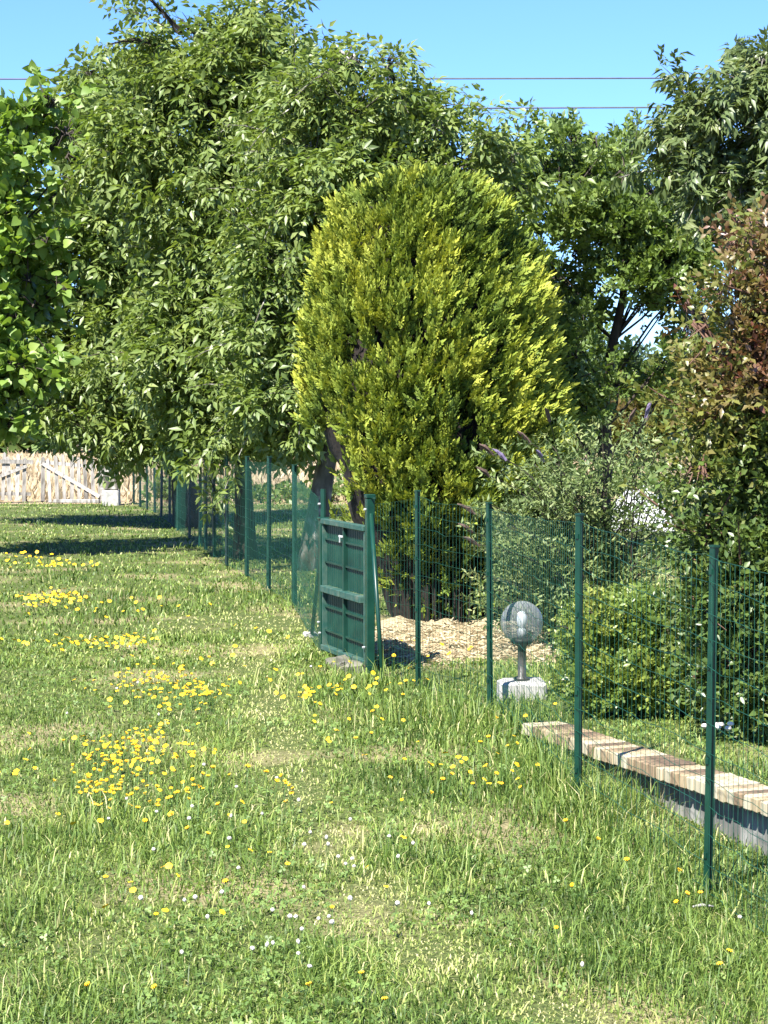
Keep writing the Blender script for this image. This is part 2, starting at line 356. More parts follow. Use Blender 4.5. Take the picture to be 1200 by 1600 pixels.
def frames(D, roll, up=(0, 0, 1)):
    """rotation matrices (N,3,3) with columns x=D, rolled about D"""
    D = D / np.linalg.norm(D, axis=1, keepdims=True); U = np.tile(np.array(up, float), (len(D), 1))
    bad = np.abs((D * U).sum(1)) > .97; U[bad] = (0, 1, 0)
    Y = np.cross(U, D); Y /= np.linalg.norm(Y, axis=1, keepdims=True); Zv = np.cross(D, Y)
    c = np.cos(roll)[:, None]; s = np.sin(roll)[:, None]
    Y2 = Y * c + Zv * s; Z2 = -Y * s + Zv * c
    return np.stack([D, Y2, Z2], -1)
def bake(name, tmpls, P, Rm, S, tint, m, parent=None, gradk=0.0):
    """instances baked into one mesh; tint = per-instance value (+ gradk * template x)"""
    Vs = []; Ts = []; A = []; off = 0; n = len(P); pick = rng.integers(0, len(tmpls), n)
    for k, (tv, tt) in enumerate(tmpls):
        ix = np.where(pick == k)[0]
        if not len(ix): continue
        W = np.einsum('nij,vj->nvi', Rm[ix], tv) * S[ix][:, None, None] + P[ix][:, None, :]
        Vs.append(W.reshape(-1, 3)); T = tt[None] + (np.arange(len(ix)) * len(tv))[:, None, None] + off
        Ts.append(T.reshape(-1, 3)); off += len(ix) * len(tv)
        A.append((tint[ix][:, None] + gradk * (tv[:, 0][None] - .5)).reshape(-1))
    me = mesh_np(name, np.concatenate(Vs), np.concatenate(Ts), m, {'tint': np.clip(np.concatenate(A), 0, 1)})
    o = link(name, me, parent)
    return o
def leaf_parts(tmpls, P, Rm, S, tint, m, parent, name='leaf'):
    """single leaves that can be picked apart: objects sharing meshes"""
    lv = []
    for (tv, tt) in tmpls:
        for q in (.15, .4, .6, .8): lv.append(mesh_np(name, tv, tt, m, {'tint': np.full(len(tv), q)}))
    qs = np.array([.15, .4, .6, .8])
    for i in range(len(P)):
        k = int(rng.integers(0, len(tmpls))); q = int(np.argmin(abs(qs - tint[i])))
        mw = Matrix.Identity(4)
        for a in range(3):
            for b in range(3): mw[a][b] = Rm[i][a][b] * S[i]
            mw[a][3] = P[i][a]
        o = bpy.data.objects.new(name, lv[k * 4 + q]); COL.objects.link(o); o.parent = parent; o.matrix_local = mw

def nz3(P, s, seed=0.0):
    return np.array([noise.noise(Vector((p[0] * s + seed, p[1] * s - seed, p[2] * s + seed * .7))) for p in P])

# ------------------------------------------------------------------ trees
def tree(name, label, cat, group, Z, trunk_px, blobs, tmpls, n, size, lm, bark, trunk_r, style='droop', gap=-.12, gapscale=1.1,
         parts=0, depth=.5, tint=(.15, .85), crown='crown', tint_fn=None, rcore=.42, twigs=10, nsprig=0, sprig_len=.7, sprig_droop=1.0, sprig_leaves=16, zclip=None, trunk_top=None, base_y=None, limbs=True):
    bxs = gx(trunk_px, Z); base = Vector((bxs, Z if base_y is None else base_y, 0)); base.z = Hf(base.x, base.y) - .05
    root = empty(name, base, 0, label, cat, group)
    wb = []; xs = [at(px, py, Z).x for px, py, r in blobs]; zs = [at(px, py, Z).z for px, py, r in blobs]
    cx = (min(xs) + max(xs)) / 2; Rw = (max(xs) - min(xs)) / 2 + .5
    rnd = random.Random(int(Z * 10) + len(blobs))
    for (px, py, r) in blobs:
        c = at(px, py, Z); rr = r * Z / F
        e = math.sqrt(max(.05, 1 - ((c.x - cx) / Rw) ** 2)) * Rw * depth
        zk = 1.0
        for k, off in enumerate((0, -1, 1)):
            o = off * e * rnd.uniform(.55, .85)
            s = 1 + o / Z          # keep the outline of the crown where the nearer clumps stand
            cc = Vector((c.x * s + rnd.uniform(-.1, .1), Z + o, CAMZ + (c.z - CAMZ) * s))
            wb.append((cc, rr * (1.0 if off == 0 else rnd.uniform(.8, .98)), off))
    C = np.array([b[0][:] for b in wb]); Rr = np.array([b[1] for b in wb]); wgt = Rr ** 2; wgt[np.array([b[2] for b in wb]) == -1] *= 1.3; wgt[np.array([b[2] for b in wb]) == 1] *= .42; wgt /= wgt.sum()
    nn = int(n * 1.45); ix = rng.choice(len(wb), nn, p=wgt)
    D = rng.normal(size=(nn, 3)); D /= np.linalg.norm(D, axis=1, keepdims=True)
    rough_ = 1 + .5 * nz3(D * 1.0 + C[ix] * 3.0, 1.9, 2.2)
    P = C[ix] + D * (Rr[ix] * rng.random(nn) ** rcore * rough_)[:, None]
    nv = nz3(P, gapscale, Z); keep = (nv + .25 * nz3(P, gapscale * 3, Z + 5)) > gap + rng.normal(size=nn) * .04
    keep &= P[:, 2] > .12
    if zclip: keep &= (P[:, 2] > at(0, zclip, Z).z + .12 * nz3(P * np.array([1, 1, 0]), 1.5, 3)) | (rng.random(nn) < .05)
    P = P[keep][:n]; D = D[keep][:n]; nv = nv[keep][:n]; ix = ix[keep][:n]
    sprigs = []
    if nsprig:
        sp = rng.choice(len(wb), nsprig, p=wgt); XP = []; XD = []; XI = []
        for j in sp:
            dd = rng.normal(size=3); dd[2] = abs(dd[2]) * (1 if rnd.random() < .75 else -.6); dd[1] *= .6; dd /= np.linalg.norm(dd)
            Ls = sprig_len * rnd.uniform(.5, 1.2); p0 = C[j] + dd * Rr[j] * .75; pts = []
            for q in range(7):
                t = q / 6; pts.append(p0 + dd * Ls * t + np.array([0, 0, .10 * t - .28 * t * t]) * Ls * sprig_droop)
            sprigs.append(pts)
            for q in range(sprig_leaves):
                t = .25 + .75 * q / sprig_leaves; k = min(5, int(t * 6)); p = pts[k] + (pts[k + 1] - pts[k]) * (t * 6 - k)
                XP.append(p + rng.normal(size=3) * .015); e_ = rng.normal(size=3) * .8 + dd * .5; XD.append(e_); XI.append(j)
        XP = np.array(XP); XD = np.array(XD); XD /= np.linalg.norm(XD, axis=1, keepdims=True)
        P = np.concatenate([P, XP]); D = np.concatenate([D, XD]); ix = np.concatenate([ix, XI]); nv = np.concatenate([nv, np.full(len(XP), .1)])
    nn = len(P)
    if style == 'droop':
        d = D * np.array([1, 1, .5]) + rng.normal(size=(nn, 3)) * .55
        roll = rng.normal(size=nn) * .7
    elif style == 'up':
        d = D * np.array([1, 1, .6]) + rng.normal(size=(nn, 3)) * .4; d[:, 2] += .55; roll = rng.random(nn) * 6.28
    else:
        d = D + rng.normal(size=(nn, 3)) * .45; d[:, 2] += .1; roll = rng.normal(size=nn) * .8
    Rm = frames(d, roll); S = size * rng.uniform(.72, 1.2, nn)
    tn = np.clip(rng.normal(.5, .2, nn) + nv * .5, 0, 1) * (tint[1] - tint[0]) + tint[0]
    if tint_fn is not None: tn = tint_fn(P, tn)
    if parts:
        # leaves that face the camera from the outside of the crown show largest
        front = -(P[:, 1] - C[ix][:, 1]) / Rr[ix] + .25 * (Z - P[:, 1]) + np.where((P[:, 2] < at(0, 20, Z).z), .2, -1) - .6 * (np.abs(P[:, 0] / P[:, 1]) > .17)
        o_ = np.argsort(-(front / P[:, 1] * Z) - .5 * rng.random(nn)); a, b = o_[:parts], o_[parts:]
    else: a, b = np.array([], int), np.arange(nn)
    Pl = P - np.array(base[:])
    co = bake(crown, tmpls, Pl[b], Rm[b], S[b], tn[b], lm, root); co['kind'] = 'stuff'
    if parts: leaf_parts(tmpls, Pl[a], Rm[a], S[a], tn[a], lm, root)
    # wood
    mb = MB(); topz = max(zs) if trunk_top is None else trunk_top; cc = Vector((cx, Z, 0))
    steps = 9; tp = []
    for i in range(steps):
        t = i / (steps - 1); k = t ** 1.3
        tp.append(Vector(((bxs * (1 - k) + cx * k) - base.x + .10 * math.sin(i * 1.3 + Z) * t, .08 * math.sin(i * 2 + Z), (topz - .8 - base.z) * t)))
    rad = [trunk_r * (1.25 if i == 0 else 1.0) * (1 - .8 * (i / (steps - 1)) ** .8) for i in range(steps)]
    mb.tube(tp, rad, 8)
    mb.build('trunk', bark, root, True)
    lb = MB()
    if limbs:
        for pts in sprigs:
            lb.tube([Vector(p_) - base for p_ in pts[::2]], [.009, .007, .005, .002], 3, False)
        for j, (c, r, off) in enumerate(wb):
            cl = c - base
            if off != 0:
                par = wb[j - (1 if off == -1 else 2)][0] - base; mid = par.lerp(cl, .5) + Vector((0, 0, .08)); lk = min(.022, trunk_r * .16); lb.tube([par, mid, cl], [lk, lk * .7, lk * .35], 4, False)
                for q in np.where(ix == j)[0][:twigs]:
                    e = Vector(Pl[q]); lb.tube([cl.lerp(par, rnd.uniform(0, .5)), cl.lerp(e, .5) + Vector((0, 0, .05)), e], [.010, .007, .003], 3, False)
                continue
            zt = max(.25 * tp[-1].z, cl.z - (.5 + .5 * (Vector((cl.x, cl.y, 0))).length))
            i0 = min(range(steps), key=lambda i: abs(tp[i].z - zt)); s_ = tp[i0]
            mid = s_.lerp(cl, .5) + Vector((rnd.uniform(-.12, .12), rnd.uniform(-.12, .12), rnd.uniform(-.05, .15)))
            r0 = max(.008, rad[i0] * .30)
            lb.tube([s_, s_.lerp(mid, .5) + Vector((0, 0, -.03)), mid, mid.lerp(cl, .55) + Vector((0, 0, .04)), cl], [r0, r0 * .8, r0 * .6, r0 * .42, .008], 5, False)
            idx = np.where(ix == j)[0]
            for q in idx[:twigs]:
                e = Vector(Pl[q]); m_ = (cl.lerp(e, .5) + Vector((rnd.uniform(-.06, .06), rnd.uniform(-.06, .06), rnd.uniform(0, .08))))
                lb.tube([mid.lerp(cl, rnd.uniform(.5, 1)), m_, e], [.011, .007, .003], 3, False)
        lo = lb.build('branches', bark, root, True); lo['kind'] = 'stuff'
    return root

WAL = [t_walnut(i) for i in range(4)]
tree('walnut_tree', 'walnut tree with dappled pale trunk just left of the golden cypress', 'tree', 'walnut trees along the wire fence', 22.7, 488,
     [(556, 98, 30), (596, 112, 36), (536, 92, 18), (615, 165, 42), (675, 202, 32), (660, 172, 22), (540, 185, 52), (632, 248, 50), (695, 268, 32), (768, 222, 16), (798, 250, 16), (560, 265, 74), (466, 150, 46), (480, 240, 70),
      (500, 330, 78), (450, 420, 80), (440, 520, 85), (470, 610, 55), (450, 670, 45), (735, 285, 40), (800, 300, 28), (660, 300, 56), (520, 420, 60), (420, 620, 60)],
     WAL, 10500, .185, M['walnut'], M['bark'], .14, parts=150, gap=-.03, gapscale=2.0, nsprig=130, zclip=712, twigs=14)
tree('walnut_tree', 'tallest walnut tree in the middle left, reaching the top edge', 'tree', 'walnut trees along the wire fence', 24.2, 383,
     [(290, 52, 36), (240, 68, 30), (385, 38, 34), (340, 66, 36), (420, 80, 30), (398, 122, 54), (255, 135, 54), (330, 170, 90), (230, 220, 85), (400, 260, 90), (300, 300, 95), (330, 420, 110), (380, 520, 90), (280, 560, 90), (340, 640, 70), (400, 680, 40), (290, 690, 42), (430, 180, 60), (350, 700, 30)],
     WAL, 11500, .20, M['walnut'], M['bark_dark'], .12, parts=150, gap=-.04, gapscale=2.0, nsprig=130, zclip=715, twigs=14)
tree('walnut_tree', 'left hand walnut tree spreading above the picket fence', 'tree', 'walnut trees along the wire fence', 31.0, 296,
     [(165, 130, 34), (205, 95, 24), (132, 120, 18), (130, 180, 48), (190, 170, 60), (110, 210, 40), (170, 290, 80), (100, 380, 60), (160, 420, 85), (190, 530, 90), (120, 560, 70), (130, 640, 55), (190, 660, 50), (235, 700, 36), (80, 640, 30), (160, 700, 28), (240, 420, 80), (250, 620, 60), (0, 450, 70), (20, 540, 60), (-50, 500, 80)],  # leftmost clumps, hidden behind the lime tree, added to shade the far lawn
     WAL, 8500, .26, M['walnut'], M['bark_dark'], .19, parts=0, gap=-.05, gapscale=2.0, nsprig=110, zclip=712)
tree('lime_tree', 'lime tree with large bright leaves at the left edge', 'tree', None, 24.5, -150,
     [(40, 185, 45), (100, 210, 38), (70, 160, 26), (110, 250, 24), (-30, 240, 80), (10, 240, 60), (20, 330, 55), (40, 400, 40), (50, 440, 26), (60, 480, 30), (-40, 400, 90), (-10, 480, 60), (30, 500, 40), (20, 570, 50), (-50, 580, 80), (70, 600, 30), (80, 560, 22), (90, 300, 34), (85, 380, 30), (90, 450, 26), (0, 640, 45), (30, 660, 30), (-60, 660, 50), (-120, 350, 110), (-120, 520, 100)],
     [t_lime()], 8200, .108, M['lime'], M['bark_dark'], .2, parts=150, gap=-.06, gapscale=2.0, style='any', nsprig=80, sprig_len=.6)
TW = [t_twig(i, 9, .40, .55) for i in range(4)]
tree('plum_tree', 'dark forked fruit tree standing behind the cypress on its right', 'tree', None, 25.0, 937,
     [(880, 215, 22), (928, 225, 18), (985, 232, 22), (850, 262, 38), (920, 275, 40), (800, 290, 50), (880, 320, 70), (980, 275, 36), (1020, 305, 34), (1000, 400, 24), (970, 340, 60), (1050, 340, 46), (1090, 370, 36), (860, 420, 62), (900, 400, 50), (1040, 410, 40), (900, 560, 40), (880, 600, 46), (970, 410, 34), (1110, 350, 34), (1080, 430, 28), (840, 500, 50), (905, 480, 34), (1150, 390, 44), (935, 330, 50), (1060, 470, 34), (1015, 445, 26), (1095, 520, 30), (960, 605, 26), (1045, 600, 26), (1065, 560, 24), (905, 640, 30)],
     TW, 6800, .205, M['plum'], M['bark_dark'], .12, gap=-.02, gapscale=1.8, style='up', twigs=8, nsprig=120, sprig_len=.42, sprig_droop=-.5, sprig_leaves=8)
tree('cherry_tree', 'tree with drooping leaves reaching in at the upper right edge', 'tree', None, 20.0, 1330,
     [(1200, 105, 26), (1195, 145, 34), (1155, 190, 32), (1075, 175, 30), (1060, 215, 26), (1180, 220, 50), (1105, 215, 40), (1120, 270, 40), (1170, 310, 45), (1080, 270, 30), (1215, 160, 60), (1220, 300, 60), (1270, 180, 90), (1290, 320, 90), (1130, 180, 18), (1210, 400, 50), (1330, 240, 90)],
     [t_twig(20 + i, 9, .36, .42, .7, .7, 2, -.35) for i in range(4)], 5200, .235, M['cherry'], M['bark'], .14, gap=-.04, gapscale=1.8, style='droop', twigs=8, nsprig=110, sprig_len=.42, sprig_leaves=9)

def ph_tint(P, t):
    nb = nz3(P, 2.2, 3.3); hi = sstep(.9, 2.2, P[:, 2])
    return np.clip(t * .60 + .24 * np.clip(nb * 2.0 + .15, 0, 1) * (.25 + .75 * hi) + .30 * hi + .03, 0, 1)
tree('photinia_shrub', 'tall shrub with bronze red leaf tips along the right edge', 'shrub', None, 10.6, 1200,
     [(1195, 375, 34), (1190, 420, 40), (1155, 450, 30), (1210, 470, 55), (1095, 490, 14), (1125, 510, 30), (1175, 540, 50), (1100, 570, 20), (1120, 600, 34), (1210, 620, 70), (1130, 660, 50), (1190, 720, 70), (1110, 740, 40), (1200, 830, 70), (1120, 840, 40), (1180, 920, 70), (1110, 940, 40), (1190, 1030, 70), (1125, 1050, 50), (1260, 500, 70), (1270, 700, 90), (1270, 900, 90), (1150, 1100, 40), (1210, 1110, 46)],
     [t_twig(40 + i, 7, .30, .52, .9, .2, 2) for i in range(4)], 6800, .155, M['photinia'], M['bark_red'], .04, gap=-.22, gapscale=2.2, style='any', twigs=8, tint_fn=ph_tint, rcore=.5, nsprig=90, sprig_len=.28, sprig_droop=-.3, sprig_leaves=8)
tree('garden_hedge', 'low rounded glossy leaved bush behind the brick coping', 'bush', None, 11.5, 985,
     [(930, 995, 34), (960, 978, 42), (1000, 975, 44), (1050, 985, 46), (1095, 1000, 46), (928, 1060, 36), (960, 1060, 55), (1020, 1060, 58), (1080, 1070, 58), (915, 1090, 22), (980, 1100, 36), (1060, 1105, 36), (908, 1030, 22)],
     [t_twig(60 + i, 7, .36, .55, .9, .2, 2) for i in range(4)], 5600, .095, M['hedge'], M['bark_dark'], .03, gap=-.3, gapscale=2.5, style='up', twigs=6, depth=.6, rcore=.5, nsprig=60, sprig_len=.12, sprig_leaves=4)

# distant trees on the rise beyond the field
for (px, Zd, h, wd, lab, mm) in [(905, 70, 4.2, 3.5, 'distant bushy tree seen just right of the fruit tree trunk', 'plum'), (975, 64, 3.4, 2.6, 'small distant conifer in the sky gap', 'conifer'), (1035, 60, 2.7, 2.8, 'low distant rusty brown tree right of the sky gap', 'photinia')]:
    b = [(0, h * .75, wd * .3), (-wd * .25, h * .5, wd * .3), (wd * .25, h * .5, wd * .3), (0, h * .35, wd * .4), (wd * .1, h * .9, wd * .15)]
    pb = [(px + a * F / Zd, 641 - (z - CAMZ) * F / Zd, r * F / Zd) for a, z, r in b]
    tree('distant_tree', lab, 'tree', 'distant trees beyond the field', Zd, px, pb, TW, 700, .6, M[mm], M['bark_dark'], .12, gap=-.3, twigs=2, style='up', tint=(.3, .75))

TW5 = [t_twig(90 + i, 5, .5, .6) for i in range(4)]
# field hedgerow far away: one mass
nn = 3200; P = np.stack([rng.uniform(-30, 30, nn), rng.normal(84, 1.3, nn), np.zeros(nn)], -1)
top = 2.3 + 1.2 * nz3(np.c_[P[:, 0], np.zeros(nn), np.zeros(nn)], .25, 4) + .5 * nz3(np.c_[P[:, 0], np.zeros(nn), np.zeros(nn)], 1.1, 9)
P[:, 2] = rng.random(nn) ** .8 * top * np.clip(1.15 - ((P[:, 1] - 84) / 3.2) ** 2, .3, 1)
d = rng.normal(size=(nn, 3)); d[:, 2] += .4
hr = bake('hedgerow', TW5, P, frames(d, rng.random(nn) * 6), rng.uniform(.9, 1.5, nn), np.clip(rng.normal(.4, .2, nn), 0, 1), M['plum'])
tag(hr, 'dark hedgerow closing off the far side of the dry field', 'hedgerow', kind='stuff')
# weeds and low scrub at the lawn's far end
nn = 1200; P = np.stack([rng.uniform(-4.2, 8, nn), rng.uniform(38.8, 40.6, nn), np.zeros(nn)], -1)
top = np.clip(.25 + .7 * nz3(np.c_[P[:, 0], np.zeros(nn), np.zeros(nn)], .8, 14), .03, .8); P[:, 2] = rng.random(nn) * top + .05
d = rng.normal(size=(nn, 3)); d[:, 2] += .8
hr = bake('weeds', TW5, P, frames(d, rng.random(nn) * 6), rng.uniform(.15, .35, nn), np.clip(rng.normal(.45, .2, nn), 0, 1), M['plum'])
tag(hr, 'rough dark weeds growing where the lawn ends at the field', 'weeds', kind='stuff')

# ------------------------------------------------------------------ golden cypress
def cypress():
    Z0 = 17.0
    prof = [(258, 15, 672), (268, 80, 668), (285, 125, 664), (320, 152, 664), (370, 172, 664), (430, 190, 666), (500, 203, 668), (580, 210, 674), (640, 210, 682), (700, 204, 692), (760, 190, 700), (820, 172, 706), (900, 148, 712), (975, 125, 715), (1003, 105, 715)]
    pz = np.array([at(600, y, Z0).z for y, _, _ in prof])[::-1]; pr = np.array([r * Z0 / F for _, r, _ in prof])[::-1]; pc = np.array([(c - 600) * Z0 / F for _, _, c in prof])[::-1]
    bx_, by_ = float(pc[0]), Z0; bz = Hf(bx_, by_)
    root = empty('golden_cypress', (bx_, by_, bz), 0, 'large egg shaped golden green cypress in the centre', 'tree')
    n = 25000
    # sample by surface area
    zz = rng.uniform(pz[0] + .02, pz[-1], n * 3); rr = np.interp(zz, pz, pr); keep = rng.random(n * 3) < (rr / pr.max() * .9 + .18); zz = zz[keep][:n]; n = len(zz)
    th = rng.random(n) * 2 * math.pi; rr = np.interp(zz, pz, pr); cx = np.interp(zz, pz, pc)
    # extra plumes on the flat top
    nt_ = 1000; tr = np.sqrt(rng.random(nt_)) * pr[-2] * 1.2; zz = np.concatenate([zz, pz[-1] - .02 - tr ** 2 * .14]); th = np.concatenate([th, rng.random(nt_) * 6.283]); rr = np.concatenate([rr, tr]); cx = np.concatenate([cx, np.full(nt_, pc[-1])]); n += nt_
    outward = np.stack([np.cos(th), np.sin(th), np.zeros(n)], -1)
    Pq = outward * rr[:, None] * 1.0; Pq[:, 2] = zz
    lump = nz3(Pq * np.array([1, 1, .55]), 3.6, 2.0); lump2 = nz3(Pq * np.array([1, 1, .5]), 7.5, 6.0)
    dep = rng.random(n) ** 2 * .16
    rad = rr * (1 + .03 * nz3(Pq, 1.2, 8)) - .12 - dep + lump * .08 + lump2 * .16
    lowfade = sstep(pz[0] + .80, pz[0] + .25, zz)              # the skirt is thin near the ground
    rad -= lowfade * (.16 + .25 * np.clip(nz3(Pq, 2.4, 31) + .1, 0, 1))
    P = np.stack([cx + np.cos(th) * rad - bx_, Z0 + np.sin(th) * rad - by_, zz - bz - .13 * sstep(pz[0], pz[-1], zz)], -1)
    # undercut side: bare brown interior low on the left
    left = (np.cos(th) < -.75) & (zz < at(600, 655, Z0).z) & (zz > at(600, 900, Z0).z)
    gapn = (lump * 1.0 + lump2 * .6) < -.42
    keep = ~((np.sin(th) > .25) & (rng.random(n) < .82)) & ~(left & (rng.random(n) < .93)) & ~(gapn & (rng.random(n) < .75)) & (rng.random(n) > .72 * lowfade)
    d = outward * .62 + np.array([.24, 0, .80]) + rng.normal(size=(n, 3)) * .26; d[:, 2] -= lowfade * .9
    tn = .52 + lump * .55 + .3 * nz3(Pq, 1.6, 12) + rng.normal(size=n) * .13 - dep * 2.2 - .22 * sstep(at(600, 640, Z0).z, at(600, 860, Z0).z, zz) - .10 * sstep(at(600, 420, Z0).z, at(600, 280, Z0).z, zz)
    tn += .14 * np.clip(-np.cos(th), 0, 1)  # left side tinted brighter: sunlight put into the foliage colour
    k = keep; n = k.sum()
    S = rng.uniform(.10, .17, n)
    tm = [t_plume(i) for i in range(6)]
    P = P[k]; Rm = frames(d[k], rng.random(n) * 6.28); tn = np.clip(tn[k], .02, .98)
    fr = np.argsort(P[:, 1] - .4 * rng.random(n)); sel = fr[:300]; sel = sel[(P[sel][:, 2] > .7)]
    rest = np.setdiff1d(np.arange(n), sel)
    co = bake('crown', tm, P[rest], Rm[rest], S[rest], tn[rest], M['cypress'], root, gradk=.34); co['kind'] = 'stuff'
    leaf_parts(tm, P[sel], Rm[sel], S[sel], tn[sel], M['cypress'], root, 'foliage_spray')
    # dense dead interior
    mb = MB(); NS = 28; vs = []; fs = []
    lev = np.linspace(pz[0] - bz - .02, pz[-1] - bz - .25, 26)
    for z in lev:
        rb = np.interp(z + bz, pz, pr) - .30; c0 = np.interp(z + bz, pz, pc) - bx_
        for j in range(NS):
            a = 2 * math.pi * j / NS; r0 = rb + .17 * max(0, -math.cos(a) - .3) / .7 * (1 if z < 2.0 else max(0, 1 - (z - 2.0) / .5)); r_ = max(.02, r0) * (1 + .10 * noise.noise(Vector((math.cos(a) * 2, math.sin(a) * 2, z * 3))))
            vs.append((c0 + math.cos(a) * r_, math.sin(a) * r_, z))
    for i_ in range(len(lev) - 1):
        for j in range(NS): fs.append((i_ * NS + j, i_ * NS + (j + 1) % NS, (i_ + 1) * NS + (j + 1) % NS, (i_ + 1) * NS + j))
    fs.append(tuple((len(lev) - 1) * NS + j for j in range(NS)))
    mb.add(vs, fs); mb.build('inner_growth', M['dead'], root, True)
    sb = MB()
    for j in range(120):
        a = random.uniform(math.pi * .5, math.pi * 2); r_ = random.uniform(.36, .56); z1 = random.uniform(.5, 1.5)
        sb.tube([(math.cos(a) * r_ * .9, math.sin(a) * r_, -.02), (math.cos(a) * r_ * 1.02 + .02, math.sin(a) * r_ * 1.0, z1 * .5), (math.cos(a) * r_ * 1.15 - .05, math.sin(a) * r_ * 1.2, z1)], [.009, .007, .003], 4, False)
    o = sb.build('stems', M['dead'], root); o['kind'] = 'stuff'
cypress()

# ------------------------------------------------------------------ buddleia
def buddleia():
    Z0 = 15.0; b0 = Vector((gx(935, Z0), Z0, 0)); b0.z = Hf(b0.x, b0.y)
    root = empty('buddleia_bush', b0, 0, 'loose arching butterfly bush with faded flower spikes behind the globe lamp', 'shrub')
    mb = MB(); P = []; Dd = []; Sz = []
    tips = [(857, 655, 1), (848, 718, 2), (788, 716, 2), (768, 708, 1), (762, 742, 1), (738, 690 + 110, 1), (735, 830, 1), (826, 690, 1), (900, 680, 0), (940, 660, 0), (985, 655, 1), (1010, 648, 2), (1040, 690, 0), (1070, 720, 0), (800, 760, 0), (830, 760, 0), (870, 730, 0), (910, 730, 0), (950, 720, 0), (770, 790, 0), (820, 820, 0), (860, 790, 0), (900, 790, 0), (950, 790, 0), (1060, 815, 0), (780, 860, 0), (830, 870, 0), (880, 850, 0), (930, 840, 0), (980, 850, 0), (1040, 850, 0), (755, 900, 0), (860, 900, 0), (905, 880, 0), (960, 890, 0), (790, 820, 0), (745, 850, 1)]
    for rep in range(3):
        for (px, py, fl) in tips:
            zt = Z0 + random.uniform(-.75, .7) if rep else Z0 + random.uniform(-.7, -.2)
            tip = at(px + (random.uniform(-28, 28) if rep else 0), py + (random.uniform(20, 90) if rep else 0), zt) - b0
            r0 = Vector((random.uniform(-.22, .22), random.uniform(-.2, .2), 0)); h = tip.z
            ctrl = Vector((r0.x + (tip.x - r0.x) * .35, r0.y + (tip.y - r0.y) * .35, h * .85))
            pts = []
            for i in range(9):
                t = i / 8; pts.append(r0 * (1 - t) ** 2 + ctrl * 2 * t * (1 - t) + tip * t * t)
            mb.tube(pts, [.011 - .009 * i / 8 for i in range(9)], 4, False)
            for i in range(3, 9):
                for q in range(6):
                    t = (i - random.random()) / 8; p = r0 * (1 - t) ** 2 + ctrl * 2 * t * (1 - t) + tip * t * t
                    dd = Vector((random.gauss(0, 1), random.gauss(0, 1), random.gauss(.1, .5))).normalized()
                    P.append((p + dd * .05)[:]); Dd.append(dd[:]); Sz.append(random.uniform(.085, .15))
            if fl and rep == 0:
                f = MB(); d0 = ((pts[8] - pts[7]).normalized() + Vector((0, 0, .5))).normalized(); L = .13
                f.tube([pts[8] - d0 * .02, pts[8] + d0 * L * .25, pts[8] + d0 * L * .6 + Vector((0, 0, -.01)), pts[8] + d0 * L + Vector((0, 0, -.03))], [.009, .015, .012, .003], 6)
                f.v = [(x + random.uniform(-.006, .006), y + random.uniform(-.006, .006), z + random.uniform(-.006, .006)) for x, y, z in f.v]
                f.build('flower_spike', M['panicle_purple' if fl == 2 else 'panicle'], root)
    P = np.array(P); Dd = np.array(Dd); n = len(P)
    tm = [t_twig(80 + i, 6, .42, .30, .9, .3, 2) for i in range(4)]
    co = bake('foliage', tm, P, frames(Dd, rng.random(n) * 6.28), np.array(Sz), np.clip(rng.normal(.55, .22, n), 0, 1), M['buddleia'], root); co['kind'] = 'stuff'
    st = mb.build('stems', M['bark_dark'], root); st['kind'] = 'stuff'
buddleia()

# ------------------------------------------------------------------ wire fence
def T_poly(wd=.036, dp=.036, th=.006):
    return [(-wd / 2, 0), (wd / 2, 0), (wd / 2, th), (th / 2, th), (th / 2, dp), (-th / 2, dp), (-th / 2, th), (-wd / 2, th)]
def ppos(px, Z): return Vector((gx(px, Z), Z, Hf(gx(px, Z), Z)))
def fence_post(root, p, ztop, ang, mt, wd=.036, lean=0.0):
    m = MB(); m.prism(T_poly(wd, wd), -.12, ztop)
    m.box(-wd / 2 - .002, wd / 2 + .002, -.003, wd * .9, ztop, ztop + .008)
    for k in range(4):
        z = .15 + k * (ztop - .25) / 3; m.box(-.008, .008, -.006, -.0005, z, z + .02)
    o = m.build('fence_post', mt, root); o.location = p - root.location; o.rotation_euler = (random.uniform(-.012, .012), random.uniform(-.012, .012) + lean, ang)
    return o
def wire_panel(root, a, b, h0, h1, pitch=.05, r=.00105, wave=.004):
    """welded mesh between posts a and b"""
    m = MB(); L = (b - a).length; n = max(2, int(L / pitch)); dirv = (b - a) / n
    side = Vector((-dirv.y, dirv.x, 0)).normalized()
    o = root.location
    sag = lambda t: -.012 * math.sin(math.pi * t)
    for i in range(1, n):
        t = i / n; p = a.lerp(b, t) - o; hh = h0 + (h1 - h0) * t; w_ = side * (wave * math.sin(i * 2.1))
        m.tube([p + Vector((0, 0, .02)) + w_, p + Vector((0, 0, hh * .5)) - w_ * .6, p + Vector((0, 0, hh + sag(t)))], r, 3, False)
    rows = 13; q = max(2, n // 3)
    for k in range(rows):
        f = k / (rows - 1); pts = []
        for i in range(q + 1):
            t = i / q; p = a.lerp(b, t) - o; hh = h0 + (h1 - h0) * t
            pts.append(p + Vector((0, 0, .03 + f * (hh - .03) + sag(t) * f + random.uniform(-.009, .009))) + side * random.uniform(-.01, .01))
        m.tube(pts, r * (1.5 if k in (0, rows - 1) else 1.3), 3, False)
    ob = m.build('wire_mesh', M['wire'], root); ob['kind'] = 'stuff'
